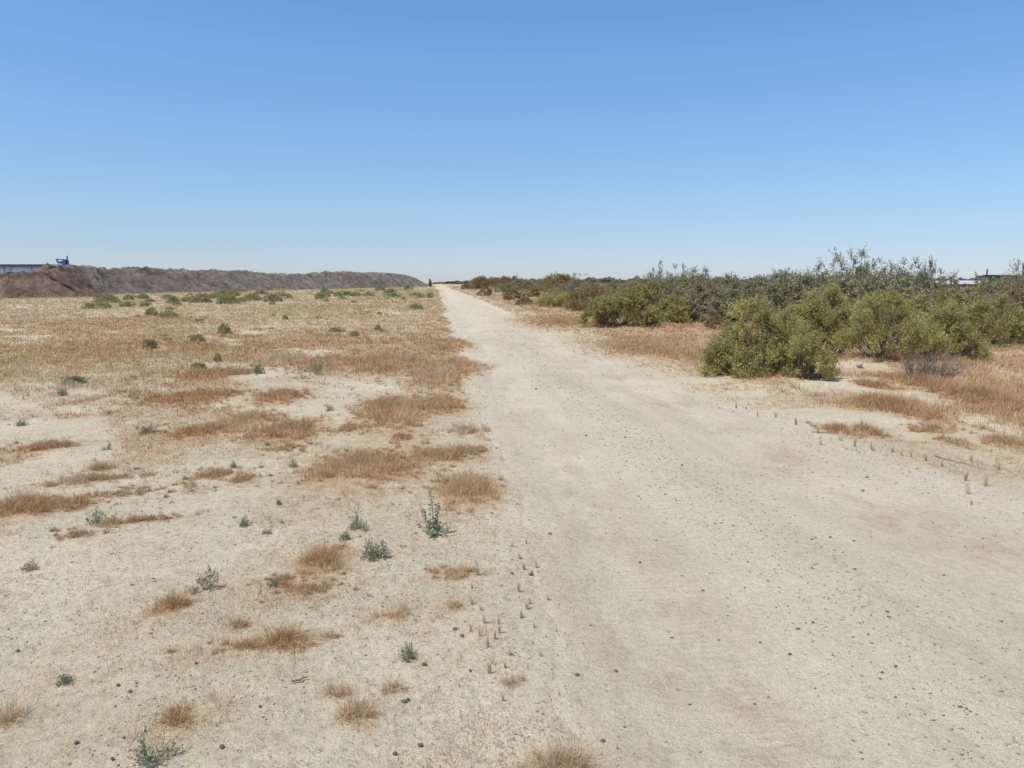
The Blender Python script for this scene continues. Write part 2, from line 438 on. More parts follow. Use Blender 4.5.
# ------------------------------------------------------------------ patches of dry grass (photo column, row of the near edge, width, height, blade m, tone 0 red..1 straw, density, label)
P = [
 (365, 487, 118, 40, .11, .28, 1.0, 'widest reddish-brown dry grass mat in the open sand left of the road'),
 (468, 507, 64, 36, .13, .45, 1.0, 'thick golden-red dry grass clump on the road edge beside the tall stalked weed'),
 (440, 465, 84, 20, .09, .30, .9, 'low red-brown grass strip just behind the thick roadside clump'),
 (466, 440, 44, 20, .13, .85, .45, 'sparse upright pale straw stand on the left road edge behind the low red strip'),
 (396, 434, 76, 44, .15, .25, 1.0, 'dark red-brown humped dry grass mound upslope of the widest mat'),
 (348, 436, 44, 13, .07, .35, .7, 'thin rusty grass tail joining the humped mound on its left side'),
 (402, 443, 22, 9, .06, .15, .9, 'small dark rust tuft just below the humped grass mound'),
 (243, 434, 64, 26, .13, .62, .95, 'orange-gold dry grass mat touching a darker red one, far middle left'),
 (288, 443, 62, 26, .12, .18, 1.0, 'dark red dry grass mat touching the orange-gold one on its right'),
 (196, 438, 52, 16, .10, .10, 1.0, 'deep maroon dry grass tuft left of the orange-gold mat'),
 (280, 405, 48, 18, .11, .12, .9, 'small maroon dry grass hump in pale sand above the dark red mat'),
 (285, 453, 56, 10, .06, .45, .6, 'flat faded grass fringe in front of the dark red mat'),
 (196, 404, 90, 16, .10, .12, .9, 'long low maroon grass band above the deep maroon tuft'),
 (214, 380, 58, 13, .12, .12, .9, 'maroon dry grass patch near a small green plant, far left field'),
 (281, 367, 32, 16, .22, .88, 1.0, 'pale gold square-looking straw stand at the far edge of the bare sand'),
 (48, 450, 52, 13, .10, .12, .9, 'lone dull maroon grass hump in straw cover at far left'),
 (88, 484, 88, 14, .08, .60, .7, 'long thin orange grass streak at the left above the big rust clump'),
 (99, 472, 22, 12, .10, .35, .8, 'small brown tuft at the right end of the thin orange streak'),
 (26, 524, 88, 30, .13, .14, 1.1, 'big rust-brown dry grass clump cut by the left photo edge'),
 (134, 524, 84, 12, .07, .40, .7, 'low rusty grass streak running right from a grey-green weed'),
 (78, 540, 50, 14, .06, .50, .5, 'faint orange grass remains below the grey-green weed at left'),
 (215, 480, 56, 16, .08, .32, .6, 'broken reddish grass patch in the pale sand left of the widest mat'),
 (242, 482, 20, 12, .08, .22, .9, 'tight rusty tuft at the right end of the broken reddish patch'),
 (322, 574, 46, 36, .15, .22, 1.0, 'tall rust-red dry grass clump beside the grey-green weeds'),
 (285, 586, 84, 18, .05, .55, .5, 'thin straw litter patch left of the tall rust-red clump'),
 (288, 648, 56, 26, .12, .30, 1.0, 'rust dry grass clump alone in the bare sand, lower left'),
 (325, 640, 40, 14, .07, .60, .4, 'sparse straw fringe right of the rust clump in lower left'),
 (171, 612, 34, 22, .10, .14, .9, 'small dark red clump next to a pale blue-green weed'),
 (242, 628, 20, 17, .09, .20, .9, 'small round rust tuft above the lone rust clump'),
 (252, 652, 30, 12, .07, .65, .5, 'small straw tuft just left of the lone rust clump'),
 (455, 580, 52, 18, .08, .50, .9, 'orange low grass mat with one upright straw bunch near the road'),
 (456, 610, 20, 12, .06, .60, .8, 'little orange tuft below the orange low mat near the road'),
 (392, 618, 36, 18, .08, .75, .6, 'loose pale straw patch between the weeds and the road'),
 (362, 725, 34, 38, .13, .68, .9, 'upright straw tuft in the near foreground left of center'),
 (336, 697, 26, 17, .09, .38, .8, 'little rusty tuft behind the upright foreground straw tuft'),
 (392, 692, 26, 15, .07, .60, .7, 'little golden tuft right of the upright foreground straw tuft'),
 (560, 786, 78, 50, .13, .80, 1.1, 'thick golden straw clump at the bottom edge of the photo'),
 (180, 728, 40, 30, .07, .42, .7, 'thin rust and straw patch above the lowest green weed'),
 (8, 724, 22, 32, .12, .70, .8, 'narrow straw tuft at the left edge in the near foreground'),
 (512, 690, 20, 20, .07, .80, .6, 'small loose straw tuft on bare sand above the bottom straw clump'),
 (443, 416, 38, 34, .14, .32, 1.0, 'reddish dry grass clump hugging the left road edge, middle distance'),
 (438, 388, 50, 34, .18, .48, 1.0, 'golden-red dry grass clump on the road edge beyond the reddish one'),
 (388, 374, 96, 24, .15, .28, .9, 'wide reddish grass drift reaching toward the road edge'),
 (330, 372, 70, 20, .13, .30, .8, 'reddish grass drift at the top of the bare sand area'),
 (456, 374, 46, 24, .16, .50, 1.0, 'golden-red grass fringe spilling over the left road edge, beyond the reddish clumps'),
 (448, 350, 42, 18, .16, .40, 1.0, 'rusty grass fringe on the left road edge farther off, narrow and long'),
 (472, 458, 44, 14, .08, .55, .7, 'thin orange and straw mat filling the road edge behind the thick clump'),
 (305, 600, 90, 26, .05, .50, .45, 'wide thin rusty litter drift around the dark green small weed'),
 (245, 655, 110, 22, .05, .40, .35, 'thin rusty litter drift left of the lone rust clump'),
 (120, 500, 150, 16, .05, .55, .35, 'very thin straw drift above the grey-green weed on the left'),
 # right-hand side
 (840, 437, 26, 17, .13, .22, 1.0, 'small brown tuft on the right verge, first of two in a row'),
 (866, 438, 30, 18, .15, .16, 1.0, 'darker brown tuft on the right verge, second of two in a row'),
 (902, 424, 54, 34, .20, .15, 1.2, 'shaggy reddish tumble of dry grass standing on the sandy patch'),
 (882, 396, 22, 14, .15, .30, .7, 'small faded tuft behind the shaggy reddish tumble'),
 (862, 392, 14, 12, .14, .20, 1.0, 'tiny dark brown tuft on sand in front of the dark shrub gap'),
 (938, 404, 74, 34, .18, .22, 1.2, 'thick rusty grass bank in front of the dead grey shrub'),
 (1000, 424, 80, 40, .19, .18, 1.2, 'thick rusty grass bank at the right photo edge'),
 (958, 450, 26, 16, .10, .60, .9, 'small greyish straw tuft below the rusty banks'),
 (1006, 452, 44, 22, .12, .42, .7, 'faded orange grass patch below the rusty bank at the right edge'),
 (935, 436, 64, 14, .10, .48, .6, 'low orange grass fringe below the shaggy reddish tumble'),
 (905, 372, 40, 12, .24, .35, 1.0, 'rusty grass rim under the right half of the big shrubs'),
 (655, 362, 110, 28, .15, .30, 1.0, 'wide rust-colored grass bank between the two big green shrubs'),
 (560, 330, 90, 20, .17, .25, 1.0, 'rust-colored grass bank left of the first big green shrub'),
]
def footprint(px, py, wd, ht, bl):
    x, y = G(px, py)
    d = y
    top = max(5, ht - bl * .42 * F / d)
    y2 = G(px, max(py - top, 284))[1]
    rx = wd / 2 * d / F * 1.12
    ry = max((y2 - y) / 2, .04)
    ry = min(ry, rx * 3.0)
    return x + (G(px, py - top / 2)[0] - x) * 1.0, y + ry, rx, ry

FP = [footprint(*p[:5]) for p in P]

BARE = []
for px, py, rx, ry in [(905, 402, .7, .8), (960, 436, .8, .5), (862, 392, 1.1, 1.2), (935, 424, .8, .6), (865, 374, .55, .9), (880, 386, .7, .8), (850, 420, 1.3, .8)]:
    x, y = G(px, py); BARE.append((x, y, rx, ry))

def cover(x, y):
    """how much dry grass grows here (0..1) and how straw-coloured it is"""
    l = edge_l(y) - x; r = x - edge_r(y)
    n1 = fbm(x * .55 + .35 * y, y * .22, 50, 4); n2 = fbm(x * .16, y * .10, 54, 3); n3 = fbm(x * 2.2, y * 1.3, 58, 3)
    yy = y + 9 * (fbm(x * .14, y * .06, 71, 3) - .5) * ss(8, 18, y) + .35 * np.clip(-x - 3, 0, 20)
    th = .60 - .22 * ss(8, 26, yy)
    nn = .55 * n1 + .45 * fbm(x * .9 + .5 * y, y * .55, 62, 4)
    L = ss(th - .08, th + .10, nn + .02) * (.45 + .45 * ss(7, 17, yy)) + .27 * ss(13, 30, yy) * ss(.36, .56, fbm(x * 1.3, y * .8, 64, 3)) + .20 * ss(.42, .60, n3) + .40 * ss(.52, .66, n1 * .5 + n3 * .5)
    L = L + ss(.48, .64, fbm(x * 1.7 + y * .5, y * .8, 60, 3)) * .80 * ss(-.18, -.38, x / np.maximum(y, .1)) * ss(5.0, 8.0, y)      # straw cover in the far left
    road_band = np.exp(-((l - .55) / .6) ** 2) * ss(8.5, 13, y) * (1 - .6 * ss(35, 60, y)) * ss(.25, .5, n3 + .12)
    L = np.clip(np.maximum(L, road_band) * ss(-.05, .25, l), 0, 1)
    tl = .62 + 1.6 * (n2 - .5) + .9 * (n3 - .5)
    tl = tl - .42 * np.exp(-((y - 19) / 4.0) ** 2) * ss(.2, -1.5, x) + .30 * ss(28, 45, y)
    tl = tl * (1 - .4 * road_band)
    Rr = ss(.9, 1.8, r + 1.2 * (n3 - .5) + .05 * y) * (.70 + .5 * (n1 - .4)) + .62 * ss(-.1, .30, r) * ss(.32, .56, n3)
    for bx, by, rx, ry in BARE:
        Rr = Rr * (1 - np.exp(-(((x - bx) / rx) ** 2 + ((y - by) / ry) ** 2) ** 1.5 * .8) * 0 - np.exp(-(((x - bx) / rx) ** 2 + ((y - by) / ry) ** 2) ** 2))
    Rr = np.clip(Rr, 0, 1) * ss(-.02, .1, r)
    tr = np.where(r < 1.3, .85, .28) + .5 * (n3 - .5)
    for (fx, fy, rx, ry), p in zip(FP, P):          # thin fringe of the same grass round each clump
        k = (np.abs(x - fx) < rx * 4 + .3) & (np.abs(y - fy) < ry * 5 + .3)
        if not k.any() or fx > 2.2: continue
        dx, dy = x[k] - fx, y[k] - fy
        g = .80 * np.exp(-((dx / (rx * 1.6 + .06)) ** 2 + ((dy - .38 * dx) / (ry * 2.0 + .06)) ** 2)) * ss(.38, .62, n3[k])
        L[k] = np.maximum(L[k], g * ss(-.05, .2, l[k])); tl[k] = np.where(g > .10, p[5] + .08 + .5 * (n3[k] - .5), tl[k])
    right = x > 2.2
    return np.where(right, Rr, L), np.clip(np.where(right, tr, tl), 0, 1)

# ------------------------------------------------------------------ ground and road
STAINS = [(527, 492, .10, .7), (545, 555, .13, .42), (572, 592, .16, .25), (520, 455, .10, .5), (610, 500, .2, .5), (700, 612, .20, .35), (735, 690, .16, .40), (690, 650, .10, .3),
          (765, 745, .14, .25), (660, 560, .18, .4), (870, 430, .6, .35), (905, 515, .45, .30), (940, 518, .25, .2), (820, 398, .7, .5), (780, 470, .6, .4), (985, 545, .4, .3), (560, 380, .3, 1.5), (500, 345, .3, 3.)]
def attrs_for(x, y, ins):
    cv, tn = cover(x, y)
    lit = cv * (.62 + .25 * ss(12, 30, y))
    for (fx, fy, rx, ry), p in zip(FP, P):
        q = ((x - fx) / (rx * 1.5)) ** 2 + ((y - fy - (.38 * (x - fx) if fx < -1 else 0)) / (ry * 1.7)) ** 2
        g = np.exp(-q * 1.1) * min(1, p[6]) * 1.0
        tn = np.where(g > lit, p[5] * .9, tn)
        lit = np.maximum(lit, g)
    tr = np.exp(-((x - .95) / .38) ** 2) + np.exp(-((x - 3.05) / .5) ** 2)
    track = np.clip(tr, 0, 1) * ins
    grit = np.clip(.9 - .75 * np.clip(tr, 0, 1) * ins, .1, 1)
    tread = np.exp(-((x - 1.1) / .17) ** 4) * ins * ss(7.5, 4.0, y)
    spk = .30 * ss(.46, .66, fbm(x * 2.6, y * 1.5, 95, 4)) * (1 - ins) + .04 * (1 - ins)
    tn = np.where(spk > lit, .75, tn)
    lit = np.maximum(lit, spk)
    stn = 0
    for px, py, a_, b_ in STAINS:
        gx_, gy_ = G(px, py); stn = np.maximum(stn, np.exp(-(((x - gx_) / a_) ** 2 + ((y - gy_) / b_) ** 2)))
    return dict(stain=stn, litter=lit, tone=tn, inside=ins, track=track, grit=grit, tread=tread)

t = np.arange(-8.35, 8.36, .0165)
gx = .9 + 1.35 * np.sinh(t)
ys = [1.3]
while ys[-1] < 3400: ys.append(ys[-1] + max(.020, ys[-1] * .0105))
gy = np.concatenate([[-60, -30, -15, -8, -4, -2, -1, -.4, 0, .3, .6, .8, 1.0, 1.15], ys])
X, Y = np.meshgrid(gx, gy)
Z, INS = land(X, Y)
el, er = edge_l(gy)[:, None], edge_r(gy)[:, None]
core = ss(.0, .22, X - el) * ss(0, .22, er - X)
nx, ny = len(gx), len(gy)
ii = (np.arange(ny - 1)[:, None] * nx + np.arange(nx - 1)[None]).ravel()
quads = np.stack([ii, ii + 1, ii + nx + 1, ii + nx], 1)
at = attrs_for(X.ravel(), Y.ravel(), INS.ravel())
Zg = Z - .03 * core                                     # the soil lies lower under the packed road bed
g = link('ground', mesh_np('ground', np.stack([X.ravel(), Y.ravel(), Zg.ravel()], 1), [quads], at, True), M['sand'])
tag(g, 'pale sandy desert ground with fine grit and dead plant litter', 'ground', kind='structure')

u = np.linspace(0, 1, 190)
ry_ = np.concatenate([np.arange(-20, 1.0, .4), gy[gy > 1.0]]); ry_ = ry_[ry_ < 190]
e1, e2 = edge_l(ry_), edge_r(ry_)
RX = e1[:, None] + (e2 - e1)[:, None] * u[None]
RYY = np.repeat(ry_[:, None], len(u), 1)
RZ, RI = land(RX, RYY)
dip = ss(0, .12, RX - e1[:, None]) * ss(0, .12, e2[:, None] - RX)
RZ = RZ + .004 * dip - .010 * (1 - dip)
nu, nr = len(u), len(ry_)
ii = (np.arange(nr - 1)[:, None] * nu + np.arange(nu - 1)[None]).ravel()
rq = np.stack([ii, ii + 1, ii + nu + 1, ii + nu], 1)
r_ = link('dirt_road', mesh_np('dirt_road', np.stack([RX.ravel(), RYY.ravel(), RZ.ravel()], 1), [rq], attrs_for(RX.ravel(), RYY.ravel(), RI.ravel()), True), M['road'])
tag(r_, 'straight pale dirt road with two wheel tracks and a gravelly middle', 'road', kind='structure')

# ------------------------------------------------------------------ grass blades
def blades(x, y, z, ln, wd, lean, az, tone, seed=0):
    rg = np.random.default_rng(seed)
    n = len(x)
    d = np.stack([np.cos(az), np.sin(az), np.zeros(n)], 1)
    th = rg.uniform(0, 2 * math.pi, n)
    s = np.stack([np.cos(th), np.sin(th), rg.uniform(-.3, .3, n)], 1) * (wd / 2)[:, None]
    b = np.stack([x, y, z - .004], 1)
    up = np.array([0, 0, 1.])
    m = b + d * (ln * np.sin(lean) * .42)[:, None] + up * (ln * np.cos(lean) * .55)[:, None]
    l2 = np.clip(lean * 1.7 + .15, 0, 1.75)
    tp = m + d * (ln * np.sin(l2) * .55)[:, None] + up * (ln * np.cos(l2) * .5)[:, None]
    tp[:, 2] = np.maximum(tp[:, 2], b[:, 2] + .006)
    v = np.stack([b - s, b + s, m - s * .8, m + s * .8, tp], 1).reshape(-1, 3)
    k = np.arange(n)[:, None] * 5
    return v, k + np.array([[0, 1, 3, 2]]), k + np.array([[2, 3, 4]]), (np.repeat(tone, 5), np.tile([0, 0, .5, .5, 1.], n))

def patch_mesh(name, cx, cy, rx, ry, h, tone, dens, seed):
    rg = np.random.default_rng(seed)
    d = max(cy, 2)
    wdt = max(.0017, .62 * d / F * .55)
    area = math.pi * rx * ry
    cov = 6.0 * dens
    nb = int(np.clip(area * cov / (wdt * h * .62), 60, 26000))
    nt = max(5, int(area / (.035 * max(.04, h * .5)) * dens))
    nt = min(nt, nb // 6)
    a = rg.uniform(0, 2 * math.pi, nt); rr = np.abs(rg.normal(0, .62, nt)); rr = np.where(rr > 1.45, rg.uniform(0, 1, nt), rr)
    wob = .55 + .85 * vn(np.cos(a) * 2.4 + 9, np.sin(a) * 2.4 + 4, seed)
    tx, ty = np.cos(a) * rr * wob * rx, np.sin(a) * rr * wob * ry
    if cx < -1.0: ty = ty + .38 * tx * min(1, 1.6 * ry / rx + .5)
    th = h * np.clip(.98 - .32 * rr ** 1.5, .3, 2) * rg.uniform(.35, 1.25, nt)
    tt = np.clip(tone + .08 + rg.normal(0, .24, nt) + .9 * (fbm(tx * 5 + cx, ty * 5, 91, 2) - .5), 0, 1)
    k = rg.integers(0, nt, nb)
    jr = np.minimum(th[k] * .22, .05)
    px_ = tx[k] + rg.normal(0, 1, nb) * jr; py_ = ty[k] + rg.normal(0, 1, nb) * jr
    az = np.arctan2(py_ - ty[k], px_ - tx[k]) + rg.normal(0, .9, nb)
    ln = th[k] * rg.uniform(.45, 1.15, nb)
    lean = np.abs(rg.normal(.78, .45, nb))
    z = land(px_ + cx, py_ + cy)[0] - zl(cx, cy)
    tn = np.clip(tt[k] + rg.normal(0, .12, nb), 0, 1)
    v, q, t3, ta = blades(px_, py_, z, ln, wdt * rg.uniform(.6, 1.3, nb), lean, az, tn, seed + 1)
    return mesh_np(name, v, [q, t3], dict(tone=ta[0], tip=ta[1]))

for i, ((fx, fy, rx, ry), p) in enumerate(zip(FP, P)):
    me = patch_mesh('dry_grass_clump', fx, fy, rx, ry, p[4], p[5], p[6], 100 + i)
    o = link('dry_grass_clump', me, M['grass'], None, (fx, fy, zl(fx, fy)))
    tag(o, p[7], 'grass clump', 'clumps of dry grass')

# thin upright straw bunches beside the track (photo column, row, height px, lean)
UP = [(478, 577, 26), (519, 593, 16), (527, 609, 17), (534, 628, 16), (495, 640, 18), (480, 637, 22), (490, 673, 18), (541, 656, 14),
      (590, 625, 8), (519, 560, 10), (524, 570, 12), (536, 568, 16), (500, 634, 14), (472, 606, 16), (505, 668, 13), (617, 748, 10), (488, 648, 17), (499, 626, 14), (484, 625, 16), (510, 655, 12), (513, 683, 14), (503, 700, 12), (472, 590, 12), (521, 618, 12), (530, 604, 10), (512, 548, 9), (526, 545, 9), (548, 600, 9), (493, 664, 16), (481, 612, 12), (470, 632, 14)]
UPR = [(964, 480, 18), (980, 487, 20), (968, 497, 22), (977, 505, 12), (836, 444, 14), (858, 449, 15), (868, 447, 11), (895, 452, 10), (930, 462, 16),
       (945, 464, 14), (969, 462, 16), (1004, 474, 18), (878, 452, 8), (826, 440, 12), (905, 455, 8), (790, 424, 11), (775, 418, 10), (812, 432, 10),
       (758, 412, 9), (742, 405, 9), (997, 470, 10), (880, 440, 11), (915, 458, 9)]
def bunch(hp, d, seed):
    rg = np.random.default_rng(seed)
    n = int(rg.integers(10, 22)); h = hp * d / F; fan = rg.uniform(.03, .16)
    a = rg.uniform(0, 6.28, n); r = rg.uniform(0, 1, n) * h * .09
    ln = h * rg.uniform(.5, 1.0, n)
    v, q, t3, ta = blades(np.cos(a) * r, np.sin(a) * r, np.zeros(n), ln, max(.0026, .75 * d / F) * rg.uniform(.6, 1.2, n), np.abs(rg.normal(fan, .12, n)), a, rg.uniform(.75, 1, n), seed)
    return mesh_np('straw_tuft', v, [q, t3], dict(tone=ta[0], tip=ta[1]))
for lst, lab, grp in ((UP, 'thin upright straw tuft alone on bare sand at the left road edge', 'upright straw tufts left of the road'),
                      (UPR, 'thin upright straw tuft alone on bare sand at the right road edge', 'upright straw tufts right of the road')):
    for i, (px, py, hp) in enumerate(lst):
        jit = random.Random(px * 7 + i); px += jit.uniform(-7, 7) * (lst is UPR); py += jit.uniform(-5, 6) * (lst is UPR); hp *= jit.uniform(.8, 1.2)
        x, y = G(px, py)
        tag(link('straw_tuft', bunch(hp, y, 900 + i + int(px)), M['grass'], None, (x, y, zl(x, y) + .004)), lab, 'grass tuft', grp)

# grass cover nobody could count
def scatter(name, x0, x1, y0, y1, n, hfun, seed, mode, perm, label):
    rg = np.random.default_rng(seed)
    yy = y0 * (y1 / y0) ** rg.uniform(0, 1, n)
    ax, bx = x0(yy), x1(yy)
    xx = ax + (bx - ax) * rg.uniform(0, 1, n)
    cv, tn = cover(xx, yy)
    keep = rg.uniform(0, 1, n) < cv ** 1.2
    xx, yy, cv, tn = xx[keep], yy[keep], cv[keep], tn[keep]
    m = len(xx)
    k = np.repeat(np.arange(m), perm); nb = m * perm
    h = hfun(xx, yy, cv) * rg.uniform(.5, 1.15, m)
    jr = np.minimum(h * .45, .12)[k]
    bx_ = xx[k] + rg.normal(0, 1, nb) * jr; by_ = yy[k] + rg.normal(0, 1, nb) * jr
    az = np.arctan2(by_ - yy[k], bx_ - xx[k]) + rg.normal(0, .8, nb)
    wd = np.maximum(.0018, .40 * yy[k] / F) * rg.uniform(.6, 1.3, nb)
    tone = np.clip(tn[k] + np.repeat(rg.normal(.06, .2, m), perm) + rg.normal(0, .1, nb), 0, 1)
    z = land(bx_, by_)[0]
    v, q, t3, ta = blades(bx_, by_, z, h[k] * rg.uniform(.5, 1.15, nb), wd, np.abs(rg.normal(.62, .4, nb)), az, tone, seed)
    o = link(name, mesh_np(name, v, [q, t3], dict(tone=ta[0], tip=ta[1])), M['grass'])
    tag(o, label, 'grass', kind='stuff')
    print(name, m, nb)
cam_l = lambda y: -y * .60 - .6
scatter('dry_grass', cam_l, lambda y: edge_l(y) + .05, 2.4, 230, 66000, lambda x, y, c: .045 + .075 * c * ss(6, 16, y) + .03 * ss(20, 60, y), 501, 'L', 9,
        'thin dry straw and rust grass spread over the field left of the road')
scatter('dry_grass', lambda y: edge_r(y) - .05, lambda y: y * .84 + 1.5, 4.6, 230, 48000,
        lambda x, y, c: .045 + .10 * ss(1.2, 2.6, x - edge_r(y) + .04 * y), 502, 'R', 10, 'rust and straw dry grass spread between the shrubs right of the road')

# small ragged tufts strewn between the larger clumps
rg = np.random.default_rng(77); m = 1500
yy = 2.5 * (15 / 2.5) ** rg.uniform(0, 1, m); xx = cam_l(yy) + (edge_l(yy) - .1 - cam_l(yy)) * rg.uniform(0, 1, m)
kp = fbm(xx * .8 + .3 * yy, yy * .7, 121, 3) + rg.uniform(-.12, .12, m) > .53
xx, yy = xx[kp], yy[kp]; m = len(xx); perm = 34; k = np.repeat(np.arange(m), perm); nb = m * perm
h = rg.uniform(.02, .065, m); sp = rg.uniform(.3, 1.4, m) * h
bx_, by_ = xx[k] + rg.normal(0, 1, nb) * sp[k] * 1.5, yy[k] + rg.normal(0, 1, nb) * sp[k]
v, q, t3, ta = blades(bx_, by_, land(bx_, by_)[0], h[k] * rg.uniform(.5, 1.1, nb), np.maximum(.0014, .32 * yy[k] / F) * rg.uniform(.6, 1.2, nb), np.abs(rg.normal(.85, .45, nb)), rg.uniform(0, 6.28, nb),
                      np.clip(rg.choice([.1, .3, .55, .85], m)[k] + rg.normal(0, .15, nb), 0, 1), 78)
tag(link('dry_grass', mesh_np('dry_grass', v, [q, t3], dict(tone=ta[0], tip=ta[1])), M['grass']), 'small ragged bits of dry grass strewn between the larger clumps at left', 'grass', kind='stuff')

# ------------------------------------------------------------------ loose straw and grit
rg = np.random.default_rng(33)
n = 30000
y = 2.4 * (14 / 2.4) ** rg.uniform(0, 1, n); x = cam_l(y) + (edge_l(y) + .3 - cam_l(y)) * rg.uniform(0, 1, n)
keep = fbm(x * 1.2, y * 1.2, 77, 3) + .25 * cover(x, y)[0] > rg.uniform(.35, .75, n)
x, y = x[keep], y[keep]; n = len(x); z = land(x, y)[0]
a = rg.uniform(0, 6.28, n); L = rg.uniform(.004, .020, n) * (.6 + y * .10); wd = rg.uniform(.0006, .0014, n) * (.8 + y * .12)
d = np.stack([np.cos(a), np.sin(a), rg.uniform(-.15, .35, n)], 1) * L[:, None]; s = np.stack([-np.sin(a), np.cos(a), np.zeros(n)], 1) * wd[:, None]
b = np.stack([x, y, z + .004], 1)
v = np.stack([b - s, b + s, b + d + s, b + d - s], 1).reshape(-1, 3)
tag(link('straw_litter', mesh_np('straw_litter', v, [np.arange(n)[:, None] * 4 + np.array([[0, 1, 2, 3]])], dict(tone=np.repeat(rg.uniform(0, 1, n) ** 2 * .6, 4))), M['grass']),
    'loose broken straw bits strewn on the sand left of the road', 'straw', kind='stuff')

OCT = np.array([[1, 0, 0], [-1, 0, 0], [0, 1, 0], [0, -1, 0], [0, 0, 1], [0, 0, -1]], float)
OF = np.array([[0, 2, 4], [2, 1, 4], [1, 3, 4], [3, 0, 4], [2, 0, 5], [1, 2, 5], [3, 1, 5], [0, 3, 5]])
def pebbles(x, y, r, lift, seed):
    rg = np.random.default_rng(seed); n = len(x)
    a = rg.uniform(0, 6.28, n); ca, sa = np.cos(a), np.sin(a)
    sc = np.stack([rg.uniform(.8, 1.5, n), rg.uniform(.6, 1.1, n), rg.uniform(.4, .8, n)], 1) * r[:, None]
    v = (OCT[None] * rg.uniform(.75, 1.25, (n, 6, 1)) + rg.normal(0, .16, (n, 6, 3))) * sc[:, None]
    vx = v[..., 0] * ca[:, None] - v[..., 1] * sa[:, None]; vy = v[..., 0] * sa[:, None] + v[..., 1] * ca[:, None]
    z = land(x, y)[0] + lift + r * .25
    v = np.stack([vx + x[:, None], vy + y[:, None], v[..., 2] + z[:, None]], -1).reshape(-1, 3)
    return v, (np.arange(n)[:, None, None] * 6 + OF[None]).reshape(-1, 3)
def gravel(n, fx0, fx1, y1, rmin, rmax, dens, seed, label, lift):
    rg = np.random.default_rng(seed)
    y = 2.3 * (y1 / 2.3) ** rg.uniform(0, 1, n); x = fx0(y) + (fx1(y) - fx0(y)) * rg.uniform(0, 1, n)
    k = rg.uniform(0, 1, n) < dens(x, y); x, y = x[k], y[k]
    r = (rmin + (rmax - rmin) * rg.uniform(0, 1, len(x)) ** 3.5) * (.8 + y * .05)
    v, f = pebbles(x, y, r, lift, seed)
    tag(link('gravel', mesh_np('gravel', v, [f]), M['gravel']), label, 'gravel', kind='stuff')
gravel(36000, lambda y: edge_l(y), lambda y: edge_r(y), 26, .0018, .0085,
       lambda x, y: np.clip(.12 + .9 * np.exp(-((x - 2.0) / .42) ** 2) + .5 * np.exp(-((x - 3.9) / .4) ** 2) + .3 * np.exp(-((x - .35) / .2) ** 2) + .35 * (fbm(x * 1.3, y * .8, 81, 3) - .45), 0, 1), 61,
       'fine gravel scattered along the middle and edges of the dirt road', .004)
gravel(20000, cam_l, lambda y: edge_l(y), 16, .0018, .0075, lambda x, y: ss(.25, .70, fbm(x * 1.1, y * 1.1, 83, 3)), 62, 'fine gravel and clods scattered on the sand left of the road', 0)

# single stones one can pick out
def stone_mesh(seed, k=3):
    import bmesh
    bm = bmesh.new(); bmesh.ops.create_icosphere(bm, subdivisions=2, radius=1)
    r2 = random.Random(seed); ph = [r2.uniform(0, 6) for _ in range(6)]
    for v in bm.verts:
        c = v.co
        f = 1 + .16 * math.sin(3 * c.x + ph[0]) + .14 * math.sin(4 * c.y + ph[1]) + .12 * math.sin(5 * c.z + ph[2]) + .07 * math.sin(9 * c.x + 7 * c.y + ph[3])
        v.co = Vector((c.x * 1.25 * f, c.y * .9 * f, c.z * .6 * f))
    me = bpy.data.meshes.new('stone'); bm.to_mesh(me); bm.free(); me.materials.append(M['stone']); return me
SM = [stone_mesh(i) for i in range(5)]
ST = [(798, 630, 4), (813, 625, 3.5), (790, 655, 4), (887, 615, 4), (882, 676, 4), (880, 682, 3), (888, 620, 3), (853, 640, 2.5), (863, 491, 3.5), (867, 478, 3),
      (682, 468, 3), (577, 676, 5), (616, 670, 4), (603, 741, 5), (550, 534, 4), (531, 575, 4), (512, 575, 3), (455, 630, 3.5), (424, 664, 5), (408, 662, 4),
      (404, 700, 5), (408, 698, 4), (420, 745, 5), (470, 672, 3), (395, 752, 5), (462, 636, 4), (895, 671, 3), (855, 571, 3), (812, 571, 3), (812, 541, 3),
      (830, 538, 3), (854, 541, 3), (715, 526, 2.5), (733, 529, 2.5), (760, 642, 3), (960, 711, 4), (966, 713, 3), (895, 700, 3), (1002, 620, 3), (944, 573, 3),
      (52, 532, 4), (130, 692, 4), (118, 684, 4), (222, 745, 5), (112, 756, 4), (76, 740, 4), (18, 648, 3), (343, 546, 3), (260, 706, 3), (196, 665, 3), (690, 700, 3),
      (586, 436, 2.5), (536, 389, 2.5), (625, 440, 2.5), (640, 560, 3), (703, 590, 3), (755, 700, 3), (672, 634, 3)]
for i, (px, py, s) in enumerate(ST):
    x, y = G(px, py); rr = s * .5 * y / F
    o = link('stone', SM[i % 5], None, None, (x, y, zl(x, y) + .004 + rr * .3)); o.scale = (rr,) * 3; o.rotation_euler = (0, 0, i * 1.7)
    road = edge_l(np.array([y]))[0] < x
    tag(o, 'small dark stone lying loose on the surface of the dirt road' if road else 'small dark stone lying loose on bare sand left of the road', 'stone',
        'dark stones on the road' if road else 'dark stones on the sand')

